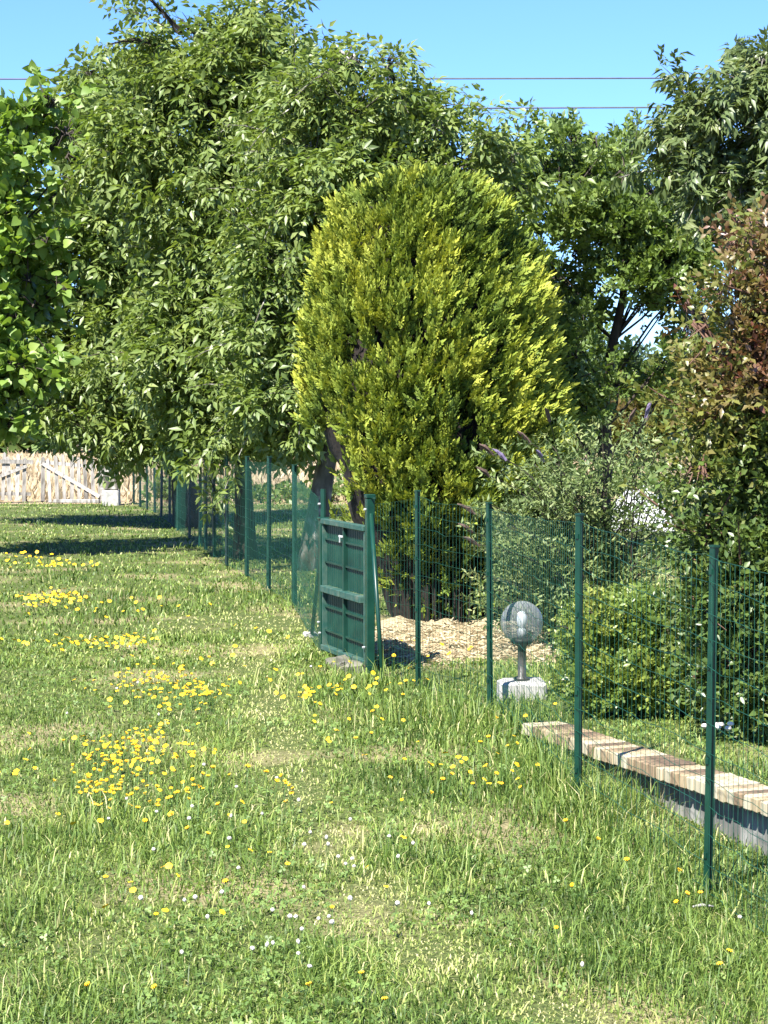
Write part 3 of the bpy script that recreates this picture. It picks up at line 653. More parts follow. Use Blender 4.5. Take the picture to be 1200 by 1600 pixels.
# right section: from off-frame to the gate
def heights(px, ytop, Z, p): return at(px, ytop, Z).z - p.z
near = [(1700, 4.9, None), (1385, 6.45, None), (1107, 8.03, 855), (903, 9.42, 805), (764, 12.0, 787), (651, 13.0, 768)]
NP = [(ppos(px, Z) if Z > 6 else Vector((gx(px, Z), Z, -.13)), (heights(px, yt, Z, ppos(px, Z)) if yt else 1.27), px) for px, Z, yt in near]
root = empty('wire_fence', NP[2][0], 0, 'green welded wire fence on T posts running from the gate to the right foreground', 'fence')
GR = Vector((gx(578, 13.7), 13.7, 0)); GL = Vector((gx(505, 14.75), 14.75, 0))
ga = math.atan2(GL.y - GR.y, GL.x - GR.x)
for p, h, px in NP: fence_post(root, p, h, R(-65) if px != 903 else R(-55), M['post'], .029)
seq = [(p, h) for p, h, _ in NP] + [(GR + Vector((.03, -.02, 0)), 1.1)]
for (a, ha), (b, hb) in zip(seq[:-1], seq[1:]): wire_panel(root, a, b, ha - .03, hb - .03)
# left section
far = [(457, 18.4, 728, 'g'), (417, 19.9, 715, 'g'), (383, 21.9, 712, 'g'), (352, 23.2, 705, 'b'), (332, 24.4, 705, 'g'), (319, 25.6, 700, 'g'), (310, 26.4, 698, 'g'), (294, 28.0, 760, 'b'), (276, 30.0, 698, 'w'), (263, 32.2, 700, 'b'), (250, 33.6, 700, 'b'), (240, 35.0, 700, 'b'), (228, 36.2, 700, 'b'), (217, 37.4, 700, 'b'), (207, 38.4, 700, 'b')]  # posts marked b are coloured dark for the shade they stand in
FP = [(ppos(px, Z), at(px, yt, Z).z - 0, c) for px, Z, yt, c in far]
root2 = empty('wire_fence', FP[0][0], 0, 'green wire fence running under the walnut trees, its shaded posts coloured dark', 'fence')
for p, h, c in FP: fence_post(root2, p, h, R(-60), M['post_black_shade'] if c == 'b' else M['post'], {'w': .05, 'b': .034, 'g': .036}[c])
seq = [(GL + Vector((-.03, .03, 0)), 1.1)] + [(p, h if c != 'b' or h > .9 else 1.2) for p, h, c in FP]
for (a, ha), (b, hb) in zip(seq[:-1], seq[1:]): wire_panel(root2, a, b, ha - .04, hb - .04)

# ------------------------------------------------------------------ gate
W_ = (GL - GR).length
gate = empty('garden_gate', GR, ga, 'green metal garden gate with corrugated panels and diagonal braces', 'gate')
def gp(name, mt, fn, parent=gate, smooth=False):
    m = MB(); fn(m); return m.build(name, mt, parent, smooth)
# local: x from right post to left post, y<0... toward the lawn
ys = 1   # lawn side is local +y (left of the direction of travel)
gp('gate_post', M['post'], lambda m: (m.box(-.026, .026, -.026, .026, -.15, 1.10, bev=.004), m.box(-.030, .030, -.030, .030, 1.10, 1.125, bev=.004), m.box(-.12, -.02, -.004, .004, 1.10, 1.108)))
gp('gate_post', M['post'], lambda m: (m.box(W_ - .028, W_ + .028, -.028, .028, -.15, .915, bev=.004), m.box(W_ - .036, W_ + .036, -.036, .036, .915, .93, bev=.003), m.tube([(W_ + .004, 0, .93), (W_ + .004, 0, 1.12)], .019, 8)))
x0, x1, z0, z1 = .045, W_ - .045, .04, .925; zm = .455; xm = (x0 + x1) / 2; t_ = .020
fd0, fd1 = -.012, .034
def fr_box(m, a, b, c, d): m.box(a, b, fd0, fd1, c, d, bev=.004)
gp('gate_frame', M['frame'], lambda m: (fr_box(m, x0, x1, z0, z0 + .036), fr_box(m, x0, x1, z1 - .036, z1), m.box(x0, x0 + .026, fd0 + .002, .022, z0 + .037, z1 - .037), m.box(x1 - .026, x1, fd0 + .002, .022, z0 + .037, z1 - .037)))
gp('middle_rail', M['frame'], lambda m: (m.box(x0 + .027, xm - .014, fd0 + .001, fd1 + .012, zm - .022, zm + .022, bev=.004), m.box(xm + .014, x1 - .027, fd0 + .001, fd1 + .012, zm - .022, zm + .022, bev=.004)))
gp('centre_stile', M['panel'], lambda m: m.box(xm - .013, xm + .013, fd0 + .003, .020, z0 + .037, z1 - .037, bev=.003))
for zs_ in (.79, .635, .335, .175):
    for (a, b) in ((x0 + .027, xm - .014), (xm + .014, x1 - .027)):
        gp('cross_bar', M['panel'], lambda m: m.box(a, b, -.010, .010, zs_ - .006, zs_ + .006))
for (a, b) in ((x0 + .027, xm - .014), (xm + .014, x1 - .027)):
    for (c, d) in ((z0 + .037, zm - .024), (zm + .024, z1 - .037)):
        def sheet(m):
            n = 36; vs = []
            for i_ in range(n + 1):
                x = a + (b - a) * i_ / n; y = -.006 + .003 * (1 if (i_ // 2) % 2 else -1)
                vs += [(x, y, c), (x, y, d)]
            m.add(vs, [(2 * k, 2 * k + 2, 2 * k + 3, 2 * k + 1) for k in range(n)])
        gp('sheet_panel', M['panel'], sheet)
gp('latch', M['zinc'], lambda m: (m.box(xm - .015, xm + .06, .022, .034, .822, .836, bev=.002), m.box(xm + .015, xm + .022, .034, .04, .79, .83)))
for (bx0, bz0) in ((W_ - .02, .15), (W_ + .01, .22), (W_ - .01, 1.02), (.035, .16), (0, 1.03)):
    gp('bolt', M['zinc'], lambda m: m.tube([(bx0, .025, bz0), (bx0, .04, bz0)], .007, 6))
mi = gate.matrix_basis.copy(); mi = (Matrix.Translation(GR) @ Matrix.Rotation(ga, 4, 'Z')).inverted()
def gl(v): return mi @ v
bt = MB(); bt.tube([gl(at(580, 803, 13.68)), gl(Vector((at(598, 1062, 13.3).x, 13.3, -.02)))], .014, 8); bt.build('brace', M['post'], gate, True)
e = at(487, 997, 15.9); bt = MB(); bt.tube([gl(Vector((GL.x + .0, GL.y + .04, .86))), gl(Vector((e.x, 15.85, .0)))], .014, 8); bt.build('brace', M['post_black_shade'], gate, True)
bt = MB(); c0 = gl(Vector((e.x, 15.85, 0))); bt.box(c0.x - .06, c0.x + .06, c0.y - .05, c0.y + .05, -.03, .035, jit=.01, bev=.008); bt.build('brace_footing', M['block'], gate)
# stones under the gate
for i_, (px, py) in enumerate(((520, 1048), (540, 1058), (532, 1062), (556, 1066))):
    m = MB(); rr_ = .05 + .02 * (i_ % 2); m.box(-rr_, rr_, -rr_ * .8, rr_ * .8, -.03, rr_ * .9, jit=.012, bev=.014)
    Zs = 14.2 - i_ * .15; o = m.build('ground_stone', M['stone']); o.location = (gx(px, Zs), Zs, 0.0); o.rotation_euler = (0, 0, i_)
    tag(o, ['mossy stone under the left end of the gate', 'largest stone in the gap under the gate middle', 'small stone under the middle of the gate', 'stone nearest the right post of the gate'][i_], 'stone', 'stones under the gate')

# ------------------------------------------------------------------ globe lamp
Lz = 12.3; lp = at(815, 1083, Lz); lx, lzg = lp.x, Hf(lp.x, Lz)
lamp = empty('garden_lamp', (lx, Lz, lzg), 0, 'smoked globe garden lamp on a short post and concrete block', 'lamp')
zt = at(815, 1062, Lz).z - lzg; zc = at(815, 972, Lz).z - lzg; gr = 33.5 * Lz / F
m = MB(); m.box(-.135, .135, -.12, .12, -.08, zt, jit=.006, bev=.018); m.build('concrete_base', M['block'], lamp)
m = MB(); m.lathe([(.0, zt), (.045, zt + .001), (.045, zt + .012), (.024, zt + .02), (.024, zc - gr - .02), (.034, zc - gr - .01), (.062, zc - gr + .003), (.064, zc - gr + .022), (.05, zc - gr + .03), (0, zc - gr + .03)], 20); m.build('lamp_post', M['lampmetal'], lamp, True)
m = MB(); m.lathe([(gr * math.sin(a), zc - gr * math.cos(a)) for a in np.linspace(.42, math.pi - .001, 24)], 40); m.build('globe', M['globe'], lamp, True)
m = MB(); m.lathe([(0, zc - gr + .03), (.026, zc - gr + .031), (.026, zc - .045), (.018, zc - .035), (0, zc - .035)], 16); m.build('lamp_socket', M['socket'], lamp, True)
m = MB(); m.lathe([(.014, zc - .035), (.024, zc - .02), (.031, zc + .01), (.029, zc + .035), (.016, zc + .058), (0, zc + .064)], 18); m.build('bulb', M['bulb'], lamp, True)

# ------------------------------------------------------------------ retaining wall with brick coping
wall_ang = math.atan2(WD[1], WD[0])
wall = empty('garden_wall', (WA[0], WA[1], 0), wall_ang, 'low rendered garden wall with brick on edge coping beside the fence', 'wall')
LEN = 5.2; ctop = .100; ch = .058
m = MB(); nseg = 1
for i_ in range(nseg):
    a = .12 + i_ * LEN / nseg; b = .12 + (i_ + 1) * LEN / nseg - .0
    m.box(a, b, -.02 + random.uniform(-.002, .002), .16, -.35, ctop - ch - .012)
m.build('wall_body', M['wallc'], wall)
m = MB(); m.box(.12, LEN, -.06, .115, ctop - ch - .012, ctop - .012); m.build('mortar_bed', M['mortar'], wall)
bm = []
for k in range(4):
    m = MB(); m.box(-.0285, .0285, -.085, .125, -ch / 2, ch / 2, jit=.0022, bev=.005); bm.append(m.mesh('brick', M['brick']))
nb = int(LEN / .068)
for i_ in range(nb):
    o = link('brick', bm[i_ % 4], wall); o.location = (.145 + i_ * .068 + random.uniform(-.0012, .0012), random.uniform(-.0025, .0025), ctop - ch / 2 + random.uniform(-.003, .003)); o.rotation_euler = (random.uniform(-.015, .015), random.uniform(-.02, .02), random.uniform(-.015, .015))

# ------------------------------------------------------------------ picket fence, pillar, plank
ZP = 39.0; bz0 = 0.0
pf = empty('picket_fence', (gx(100, ZP), ZP, Hf(gx(100, ZP), ZP)), 0, 'weathered white picket fence at the far left end of the lawn', 'fence')
o0 = pf.location.copy()
pk = []
for k in range(3):
    m = MB(); h = .80; m.prism([(-.03, 0), (.03, 0), (.03, .02), (-.03, .02)], 0, h)
    m.add([(-.03, 0, h), (.03, 0, h), (.03, .02, h), (-.03, .02, h), (0, 0, h + .035), (0, .02, h + .035)], [(0, 1, 4), (2, 3, 5), (1, 2, 5, 4), (3, 0, 4, 5)])
    m.v = [(x + random.uniform(-.003, .003), y, z + random.uniform(-.004, .004)) for x, y, z in m.v]
    pk.append(m.mesh('picket', M['picket']))
pxs = [p for p in np.arange(-140, 41, 11)] + [65.5, 77, 88.5, 100, 111.5, 122.5, 134, 145, 155]
for i_, px in enumerate(pxs):
    o = link('picket', pk[i_ % 3], pf); o.location = (gx(px, ZP) - o0.x, random.uniform(-.004, .004), .02 + random.uniform(-.03, .03)); o.rotation_euler = (0, random.uniform(-.05, .05), 0); o.scale = (random.uniform(.85, 1.2), 1, random.uniform(.93, 1.04))
def bar(name, p1, p2, hw, y0=.024, mt='picket'):
    a = at(p1[0], p1[1], ZP) - o0; b = at(p2[0], p2[1], ZP) - o0; L = (b - a).length; an = math.atan2(b.z - a.z, b.x - a.x)
    m = MB(); m.box(0, L, 0, .03, -hw, hw, jit=.003); o = m.build(name, M[mt], pf); o.location = (a.x, y0, a.z); o.rotation_euler = (0, -an, 0)
bar('rail', (-145, 718), (52, 722), .035, -.032); bar('rail', (62, 722), (158, 730), .03); bar('rail', (-145, 770), (48, 772), .03)
bar('brace', (-20, 752), (42, 728), .03, -.034); bar('brace', (66, 724), (156, 776), .03, -.034)
bar('gate_stile', (160, 722), (160, 784), .03, -.02)
m = MB(); a = at(84, 783, 38.7); b = at(156, 780, 38.7); m.box(a.x, b.x, 38.6, 38.72, 0.02, .075, jit=.006, bev=.006)
tag(m.build('wooden_plank', M['picket']), 'pale plank lying along the foot of the picket fence', 'plank')
pl = at(174, 787, 38.2); pr_ = empty('gate_pillar', (pl.x, 38.2, 0), 0, 'dappled stone pillar on a pale block ending the picket fence', 'pillar')
m = MB(); m.box(-.15, .15, -.15, .15, -.1, .26, jit=.008, bev=.015); m.build('pale_block', M['block'], pr_)
m = MB(); m.box(-.125, .13, -.12, .12, .262, 1.05, jit=.012, bev=.02); m.build('pillar_shaft', M['bark'], pr_)  # pale patches of the bark colour paint in the dappled light

# ------------------------------------------------------------------ white sheet heap far behind the shrubs
Zt = 30.0; c = at(1000, 795, Zt); tp_ = MB(); NSx, NSy = 26, 18; vs = []; fs = []
for j in range(NSy):
    for i_ in range(NSx):
        u = i_ / (NSx - 1) * 2 - 1; v = j / (NSy - 1) * 2 - 1; rr_ = max(abs(u), abs(v))
        h = .40 * (1 - rr_ ** 3) + .10 * noise.noise(Vector((u * 2.5, v * 2.5, 0))) * (1 - rr_) + .035 * math.sin(u * 13 + v * 4) * (1 - rr_ * .5)
        vs.append((u * .40 * (1 + .12 * noise.noise(Vector((v * 3, 1, 0)))), v * .4, max(0.0, h) + .15))
for j in range(NSy - 1):
    for i_ in range(NSx - 1): q = j * NSx + i_; fs.append((q, q + 1, q + NSx + 1, q + NSx))
b = len(vs)
tp_.add(vs, fs)
rim = [i_ for i_ in range(NSx)] + [(j + 1) * NSx - 1 for j in range(1, NSy)] + [NSy * NSx - 1 - i_ for i_ in range(1, NSx)] + [j * NSx for j in range(NSy - 2, 0, -1)]
low = [(vs[k][0] * 1.04, vs[k][1] * 1.04, 0) for k in rim]; n0 = len(tp_.v); tp_.v += low
for k in range(len(rim)): k2 = (k + 1) % len(rim); tp_.f.append((rim[k], n0 + k, n0 + k2, rim[k2])); tp_.m.append(0)
o = tp_.build('covered_heap', M['tarp'], None, True, (c.x, Zt, 0)); tag(o, 'heap under a white sheet glimpsed through the bushes at right', 'covered heap')

# ------------------------------------------------------------------ overhead cables
for (yl, yr, lab) in ((123.5, 121.5, 'upper of the two dark overhead cables crossing the sky'), (171, 167, 'lower of the two dark overhead cables crossing the sky')):
    a = at(-3200, yl + 6, 48); b = at(4400, yr - 6, 48); m = MB(); a = at(0, yl, 48); b = at(1200, yr, 48); d = b - a
    pts = []
    for i_ in range(41):
        t = -3 + 7 * i_ / 40; p = a + d * t; p.z += .004 * ((t - .5) ** 2 - .25) * 8; pts.append(p)
    m.tube(pts, .018, 5); o = m.build('overhead_cable', M['cable'], None, True); tag(o, lab, 'cable', 'overhead cables')

# ------------------------------------------------------------------ grass
def fbm(x, y, s, seed):
    q = np.zeros(len(x))
    for k, (a, sc_) in enumerate(((1, 1), (.5, 2.1), (.25, 4.3))):
        q += a * nz3(np.stack([x, y, np.full(len(x), seed + k)], -1), s * sc_, seed)
    return q / 1.4
# dry and short trodden areas given in ground coordinates
DRY = []
for (px, py, sx, sy, k) in [(300, 975, 60, 14, .8), (430, 975, 70, 14, .95), (380, 965, 50, 10, .8), (445, 1090, 22, 40, .55), (470, 1000, 40, 10, .5), (430, 1195, 45, 26, .65), (400, 1150, 30, 20, .3), (900, 1580, 130, 36, .85), (800, 1550, 90, 30, .4), (400, 1030, 40, 30, .7), (422, 1100, 40, 34, .75), (450, 1170, 42, 30, .7), (470, 1235, 48, 40, .8), (520, 1320, 60, 44, .78), (590, 1410, 80, 50, .74), (690, 1500, 100, 50, .7), (1010, 1265, 40, 12, .4), (150, 1490, 80, 36, .55), (660, 1300, 60, 30, .3), (800, 1020, 60, 20, .5)]:
    v = py - 641; Zc = F * CAMZ / v; DRY.append((gx(px, Zc), Zc, sx / F * Zc, sy * Zc / v, k))
def dryness(x, y):
    q = np.zeros(len(x))
    for cx, cy, sx, sy, k in DRY: q = np.maximum(q, k * np.exp(-((x - cx) / sx) ** 2 - ((y - cy) / sy) ** 2))
    return q
def scatter(n, z0, z1, margin=.5, pw=1.0):
    # density ~ 1/Z^2 on the ground, so that it looks even in the picture
    u = rng.random(n); Z = z0 * (z1 / z0) ** u
    x = rng.uniform(-1, 1, n) * (.176 * Z + margin)
    k = rng.random(n) < .17; x[k] = np.sign(x[k]) * (.176 * Z[k] + margin + 1.5 * rng.random(k.sum()) ** 1.2)
    return x, Z
def grass_blades(n, z0, z1, lo, hi, wfac, name, label, extra=None, hfn=H, short=False):
    x, y = extra if extra is not None else scatter(n, z0, z1)
    n = len(x); u, v = wall_uv(x, y)
    ok = ~((v > -.02) & (v < .17) & (u > -.05)) & ~((x > bx[0] + .1) & (x < bx[-1] - .1) & (y > 14.55) & (y < 17.5))
    ok &= ~(((x - gx(990, 11.5)) / .62) ** 2 + ((y - 11.6) / .45) ** 2 < 1)
    x, y = x[ok], y[ok]; n = len(x)
    dr = dryness(x, y); patch = fbm(x, y, .8, 3.0); fine = fbm(x, y, 3.5, 7.0); tall = sstep(.0, .55, fbm(x, y, 1.1, 21.0)); u, v = wall_uv(x, y)
    tall = np.maximum(tall, .7 * np.exp(-((v + .45) / .3) ** 2) * (y < 13)); tall = np.maximum(tall, .8 * np.exp(-((v + .1) / .12) ** 2) * (y < 12))
    g_ = sstep(.5, 0, np.abs(x - (gx(640, 13) + (13 - y) * .23)) / .9) * (y < 13.5); tall = np.maximum(tall, .5 * g_)
    tall *= (1 - .95 * dr); bunch = .5 + fine
    h = (lo + (hi - lo) * rng.random(n) ** 1.6 * (.35 + .9 * tall) * (.6 + .8 * bunch)) * (1 - .72 * dr)
    h = np.clip(h, lo * .5, hi * 1.4)
    a = rng.random(n) * 6.283; lean = np.clip(rng.normal(.92, .38, n), .05, 1.6) - .25 * tall
    dx, dy = np.cos(a), np.sin(a); wv = wfac * rng.uniform(.6, 1.3, n) * np.sqrt(np.maximum(y, 6) / 6)
    fa = a + rng.normal(1.57, .5, n); sx, sy = np.cos(fa) * wv, np.sin(fa) * wv
    z = hfn(x, y) - .004
    V = np.zeros((n, 5, 3)); hx = h * np.sin(np.clip(lean, 0, 1.4)); 
    V[:, 0] = np.stack([x - sx, y - sy, z], -1); V[:, 1] = np.stack([x + sx, y + sy, z], -1)
    mx, my, mz = x + dx * hx * .35, y + dy * hx * .35, z + h * .62 * np.cos(lean * .55)
    V[:, 2] = np.stack([mx - sx * .8, my - sy * .8, mz], -1); V[:, 3] = np.stack([mx + sx * .8, my + sy * .8, mz], -1)
    V[:, 4] = np.stack([x + dx * hx, y + dy * hx, z + h * np.clip(np.cos(lean), .12, 1)], -1)
    T = np.array([(0, 1, 3), (0, 3, 2), (2, 3, 4)])[None] + (np.arange(n) * 5)[:, None, None]
    tn = .41 + .22 * patch + .16 * fine + rng.normal(size=n) * .18 + dr * .58 - .16 * tall
    st = rng.random(n) < (.06 + .42 * dr); tn[st] = rng.uniform(.75, 1, st.sum())
    A = np.repeat(np.clip(tn, 0, 1), 5).reshape(n, 5) + np.array([-.12, -.12, 0, 0, .08])
    o = link(name, mesh_np(name, V.reshape(-1, 3), T.reshape(-1, 3), M['grass'], {'tint': np.clip(A, 0, 1).ravel()}))
    return tag(o, label, 'grass', kind='stuff')
grass_blades(195000, 5.0, 16, .018, .085, .0023, 'lawn_grass', 'short sunlit grass and straw covering the near lawn')
grass_blades(75000, 14, 39.2, .03, .10, .0033, 'lawn_grass', 'grass on the far half of the lawn under the walnut trees')
# tall tufts along the fence, wall and around the flower patches
tx = []; ty = []
for (px, py, sx, sy, k) in [(940, 1250, 50, 25, 2200), (1000, 1330, 60, 30, 1700), (700, 1130, 90, 25, 1500), (1150, 1440, 60, 20, 900), (860, 1190, 40, 25, 1200), (830, 1130, 30, 14, 900), (330, 1200, 30, 50, 700), (300, 1330, 120, 40, 1800), (640, 1340, 60, 40, 900), (520, 1530, 50, 20, 600), (120, 1570, 90, 30, 900), (180, 1280, 60, 20, 500), (380, 850 + 90, 120, 12, 900), (560, 1075, 60, 8, 400), (850, 1060, 60, 12, 500), (1000, 1390, 70, 40, 1500), (1080, 1500, 110, 50, 1500)]:
    v = py - 641; Zc = F * CAMZ / v; tx.append(rng.normal(gx(px, Zc), sx / F * Zc, k)); ty.append(rng.normal(Zc, sy * Zc / v, k))
grass_blades(0, 0, 0, .07, .24, .0020, 'tall_grass', 'taller ungrazed grass tufts by the fence, wall and flowers', extra=(np.concatenate(tx), np.concatenate(ty)))
# clover and broad weeds
n = 20000; x, y = scatter(n, 5.3, 15); q = fbm(x, y, 1.3, 40.0) > -.05; u, v = wall_uv(x, y); q &= ~((v > -.1) & (v < .24) & (u > -.05)) & (dryness(x, y) < .35); x, y = x[q], y[q]; n = len(x)
tri = []
for k in range(3):
    a = k * 2.094; ca, sa = math.cos(a), math.sin(a)
    tri.append(([(0, 0, 0), (ca * .5 - sa * .4, sa * .5 + ca * .4, .1), (ca * 1, sa * 1, .0), (ca * .5 + sa * .4, sa * .5 - ca * .4, .1)], [(0, 2, 1), (0, 3, 2)]))
P = np.stack([x, y, H(x, y) + rng.uniform(.008, .04, n)], -1); d = rng.normal(size=(n, 3)) * .35; d[:, 0] += 1
o = bake('clover', [join(tri)], P, frames(np.stack([np.cos(rng.random(n) * 6.28), np.sin(rng.random(n) * 6.28), rng.normal(size=n) * .3], -1), rng.normal(size=n) * .5), rng.uniform(.008, .019, n), np.clip(rng.normal(.5, .25, n), 0, 1), M['clover'])
tag(o, 'clover leaves and small weeds mixed into the near lawn', 'clover', kind='stuff')
# straw litter on the mulch bank
n = 5000; x = rng.uniform(bx[0], bx[-1], n); y = rng.uniform(14.0, 16.2, n); z = bank_h(x, y) + .008
a = rng.random(n) * 6.28; d = np.stack([np.cos(a), np.sin(a), rng.normal(size=n) * .25], -1)
o = bake('straw_litter', [join([([(-.5, -.05, 0), (.5, -.04, .02), (.5, .05, .03), (-.5, .05, .02)], [(0, 1, 2), (0, 2, 3)])])], np.stack([x, y, z], -1), frames(d, rng.normal(size=n)), rng.uniform(.03, .10, n), rng.random(n), M['straw'])
tag(o, 'loose dry straw and chips covering the bank under the cypress', 'straw', kind='stuff')

# dry stubble standing on the field beyond the lawn
n = 9000; y = 39.5 + 40 * rng.random(n) ** 1.6; x = rng.uniform(-1, 1, n) * (.19 * y + 2); d = rng.normal(size=(n, 3)) * .45; d[:, 2] = 1
o = bake('dry_stubble', [join([([(0, -.12, 0), (0, .12, 0), (.55, .10, .05), (1, .0, .12)], [(0, 1, 2), (0, 2, 3)])])], np.stack([x, y, lawn_h(x, y) - .01], -1), frames(d, rng.random(n) * 6.28, (1, 0, 0)), rng.uniform(.08, .30, n), np.clip(rng.normal(.4, .3, n), 0, 1), M['straw'])
tag(o, 'dry straw coloured stubble standing on the field beyond the lawn', 'stubble', kind='stuff')

# ------------------------------------------------------------------ flowers
def flower_mesh(seed, petal, kind):
    r = random.Random(seed); m = MB(); h = 1.0; top = Vector((r.uniform(-.012, .012), r.uniform(-.012, .012), r.uniform(.075, .13)))
    if kind == 'yarrow': top.z *= 3.2
    m.cur = 1; m.tube([(0, 0, -.01), (top.x * .3, top.y * .3, top.z * .5), top], [.0018, .0015, .0013], 3, False); m.cur = 0
    rr_ = .0095
    if kind == 'daisy':
        n = 9; tl = Vector((r.uniform(-.4, .4), r.uniform(-.6, .0), 1)).normalized(); a_ = tl.orthogonal().normalized(); b_ = tl.cross(a_)
        vs = [top + tl * .004]
        for i_ in range(n * 2):
            t = math.pi * i_ / n; q = rr_ * (1 if i_ % 2 else .72); vs.append(top + (a_ * math.cos(t) + b_ * math.sin(t)) * q + tl * (.001 if i_ % 2 else .005))
        m.add(vs, [(0, 1 + i_, 1 + (i_ + 1) % (2 * n)) for i_ in range(2 * n)])
        vs = [top - tl * .006] + [top + (a_ * math.cos(2 * math.pi * i_ / 5) + b_ * math.sin(2 * math.pi * i_ / 5)) * rr_ * .6 for i_ in range(5)]
        m.add(vs, [(0, 1 + (i_ + 1) % 5, 1 + i_) for i_ in range(5)])
    elif kind == 'yarrow':
        for q in range(9):
            a = q * 2.4; c = top + Vector((math.cos(a), math.sin(a), 0)) * .011 * math.sqrt(q) + Vector((0, 0, r.uniform(-.003, .003)))
            m.lathe([(0.001, -.004), (.007, 0), (.005, .004), (0.0005, .005)], 6, c)
    else:
        m.lathe([(.001, -.006), (.009, -.003), (.0115, .001), (.007, .006), (.001, .007)], 7, top)
        m.v = [(x + r.uniform(-.0012, .0012), y + r.uniform(-.0012, .0012), z) for x, y, z in m.v]
    return m.mesh('flower', [petal, M['stem']])
YF = [flower_mesh(i, M['yellow'], 'daisy') for i in range(6)]; WF = [flower_mesh(20 + i, M['white'], 'clover') for i in range(4)]
def place_flower(me, px, py, label, group, name, s=1.0):
    v = py - 641; Zc = F * CAMZ / v; x = gx(px, Zc)
    o = bpy.data.objects.new(name, me); COL.objects.link(o); o.location = (x, Zc, Hf(x, Zc)); s *= random.uniform(.8, 1.25); o.scale = (s, s, random.uniform(.8, 1.3)); o.rotation_euler = (random.uniform(-.15, .15), random.uniform(-.15, .15), random.uniform(-.7, .7))
    tag(o, label, 'flower', group)
LY = 'small yellow dandelion like flower among the cut grass'
PL = ['small yellow flower in the densest cluster, left of the worn path', 'small yellow flower in the middle drift left of the worn path', 'small yellow flower in the lower left drift of flowers', 'small yellow flower scattered below the dense drifts']
patches = [(250, 1085, 46, 14, 60, 0), (305, 1100, 16, 9, 32, 0), (185, 1195, 34, 19, 50, 1), (240, 1182, 30, 10, 28, 1), (155, 1262, 22, 11, 38, 2), (245, 1262, 62, 12, 36, 2), (400, 1240, 50, 16, 14, 3), (300, 1310, 80, 24, 22, 3), (170, 1070, 30, 8, 12, 0)]
ny = 0
for (px, py, sx, sy, k, li) in patches:
    for q in range(k):
        if ny >= 262: break
        place_flower(random.choice(YF), random.gauss(px, sx), random.gauss(py, sy) + 14, PL[li], ['yellow flowers of the densest cluster', 'yellow flowers of the middle drift', 'yellow flowers of the lower left drift', 'yellow flowers scattered below the drifts'][li], 'yellow_flower', 1.0); ny += 1
for (px, py) in [(773, 1150), (757, 1175), (768, 1178), (805, 1190), (822, 1240), (990, 1340), (1092, 1355), (1070, 1385), (1144, 1458), (1128, 1470), (1068, 1385), (885, 1298), (680, 1285), (630, 1268), (455, 1375), (350, 1405), (243, 1598), (470, 1585), (560, 1575), (590, 1600), (930, 1310), (520, 1470), (245, 1460), (140, 1620), (690, 1260), (550, 1180), (575, 1160), (700, 1235), (740, 1240), (1065, 1352), (870, 1480), (905, 1395), (610, 1240), (495, 1110), (470, 1100)]:
    if py < 1625: place_flower(random.choice(YF), px, py + 14, 'lone yellow flower in the right and lower part of the lawn' if px > 450 else 'lone yellow flower near the lower left edge of the lawn', 'lone yellow flowers on the right' if px > 450 else 'lone yellow flowers on the left', 'yellow_flower', 1.05)
nw = 0
for (px, py, sx, sy, k) in [(500, 1440, 130, 50, 12), (380, 1520, 130, 40, 15), (320, 1300, 110, 50, 12), (230, 1120, 110, 40, 6), (900, 1500, 190, 60, 5), (460, 1350, 90, 35, 8)]:
    for q in range(k): place_flower(random.choice(WF), random.gauss(px, sx), min(1640, random.gauss(py, sy)), 'small white clover flower head among the cut grass', 'white clover flowers in the lawn', 'clover_flower', .62)
# yarrow head by the second post from the right
v = at(1112, 1128, 8.2); me = flower_mesh(77, M['white'], 'yarrow'); o = link('yarrow_flower', me); gz = Hf(v.x, v.y); o.location = (v.x, v.y, gz); o.scale = (2.0, 2.0, (v.z - gz) / max(p.co.z for p in me.vertices)); tag(o, 'flat white yarrow head in front of the rightmost fence post', 'flower')
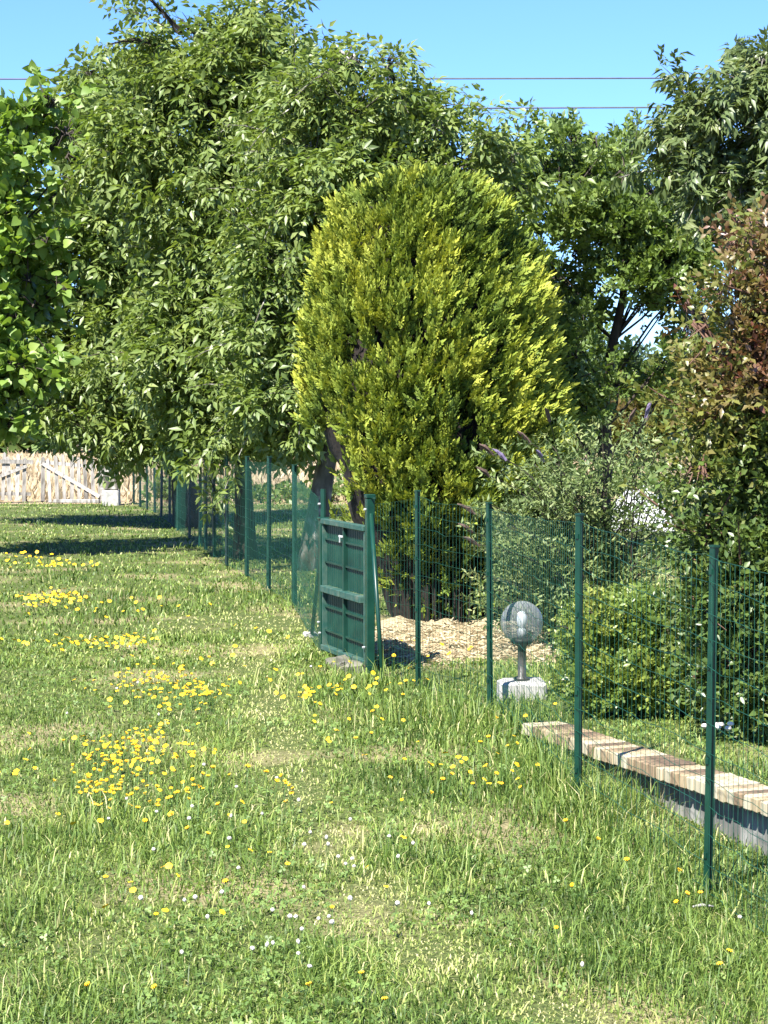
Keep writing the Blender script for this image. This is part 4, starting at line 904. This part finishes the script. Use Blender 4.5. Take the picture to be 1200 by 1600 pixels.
# the far and minor yellow flowers: one mass
px = []; py = []
for (a, b, sx, sy, k) in [(70, 943, 30, 6, 60), (110, 938, 20, 5, 30), (130, 1012, 60, 4, 50), (200, 1015, 20, 5, 15), (85, 885, 30, 3, 34), (85, 846, 40, 3, 16), (40, 870, 30, 5, 14), (500, 1085, 44, 14, 26), (480, 1105, 25, 10, 10), (560, 1145, 40, 14, 12), (720, 1215, 60, 14, 20), (250, 1010, 200, 50, 30), (300, 1350, 160, 60, 30), (200, 950, 60, 14, 16), (650, 1080, 50, 12, 10), (690, 1020, 60, 12, 12), (15, 1200, 20, 20, 8), (820, 1180, 60, 30, 10), (260, 1090, 60, 22, 60), (210, 1200, 60, 24, 70)]:
    px += list(rng.normal(a, sx, k)); py += list(rng.normal(b, sy, k))
px = np.array(px); py = np.maximum(np.array(py), 815) + 8; Zc = F * CAMZ / (py - 641); x = (px - 600) / F * Zc; n = len(x)
dv = []
for i_ in range(8):
    a = 2 * math.pi * i_ / 8; dv.append((.25 * (i_ % 2), math.cos(a), math.sin(a)))
tv = np.array([(.3, 0, 0)] + dv); tt = np.array([(0, 1 + i_, 1 + (i_ + 1) % 8) for i_ in range(8)])
d = np.stack([rng.normal(size=n) * .4, rng.normal(size=n) * .4 - .35, np.ones(n)], -1)
o = bake('small_yellow_flowers', [(tv, tt)], np.stack([x, Zc, H(x, Zc) + rng.uniform(.06, .11, n)], -1), frames(d, rng.random(n), (1, 0, 0)), rng.uniform(.008, .014, n) * np.sqrt(np.maximum(Zc, 9) / 9), np.zeros(n), M['yellow'])
tag(o, 'drifts of tiny yellow flowers further up the lawn', 'flowers', kind='stuff')
# pale offcut on the ground by the rightmost post
v = at(1100, 1412, 7.75); m = MB(); m.tube([(-.04, 0, .0), (-.01, .004, .006), (.035, .0, .002)], [.004, .006, .004], 6); o = m.build('pale_stick', M['block'], None, True, (v.x, 7.75, Hf(v.x, 7.75) + .03)); tag(o, 'short pale stick lying at the foot of the rightmost post', 'stick')
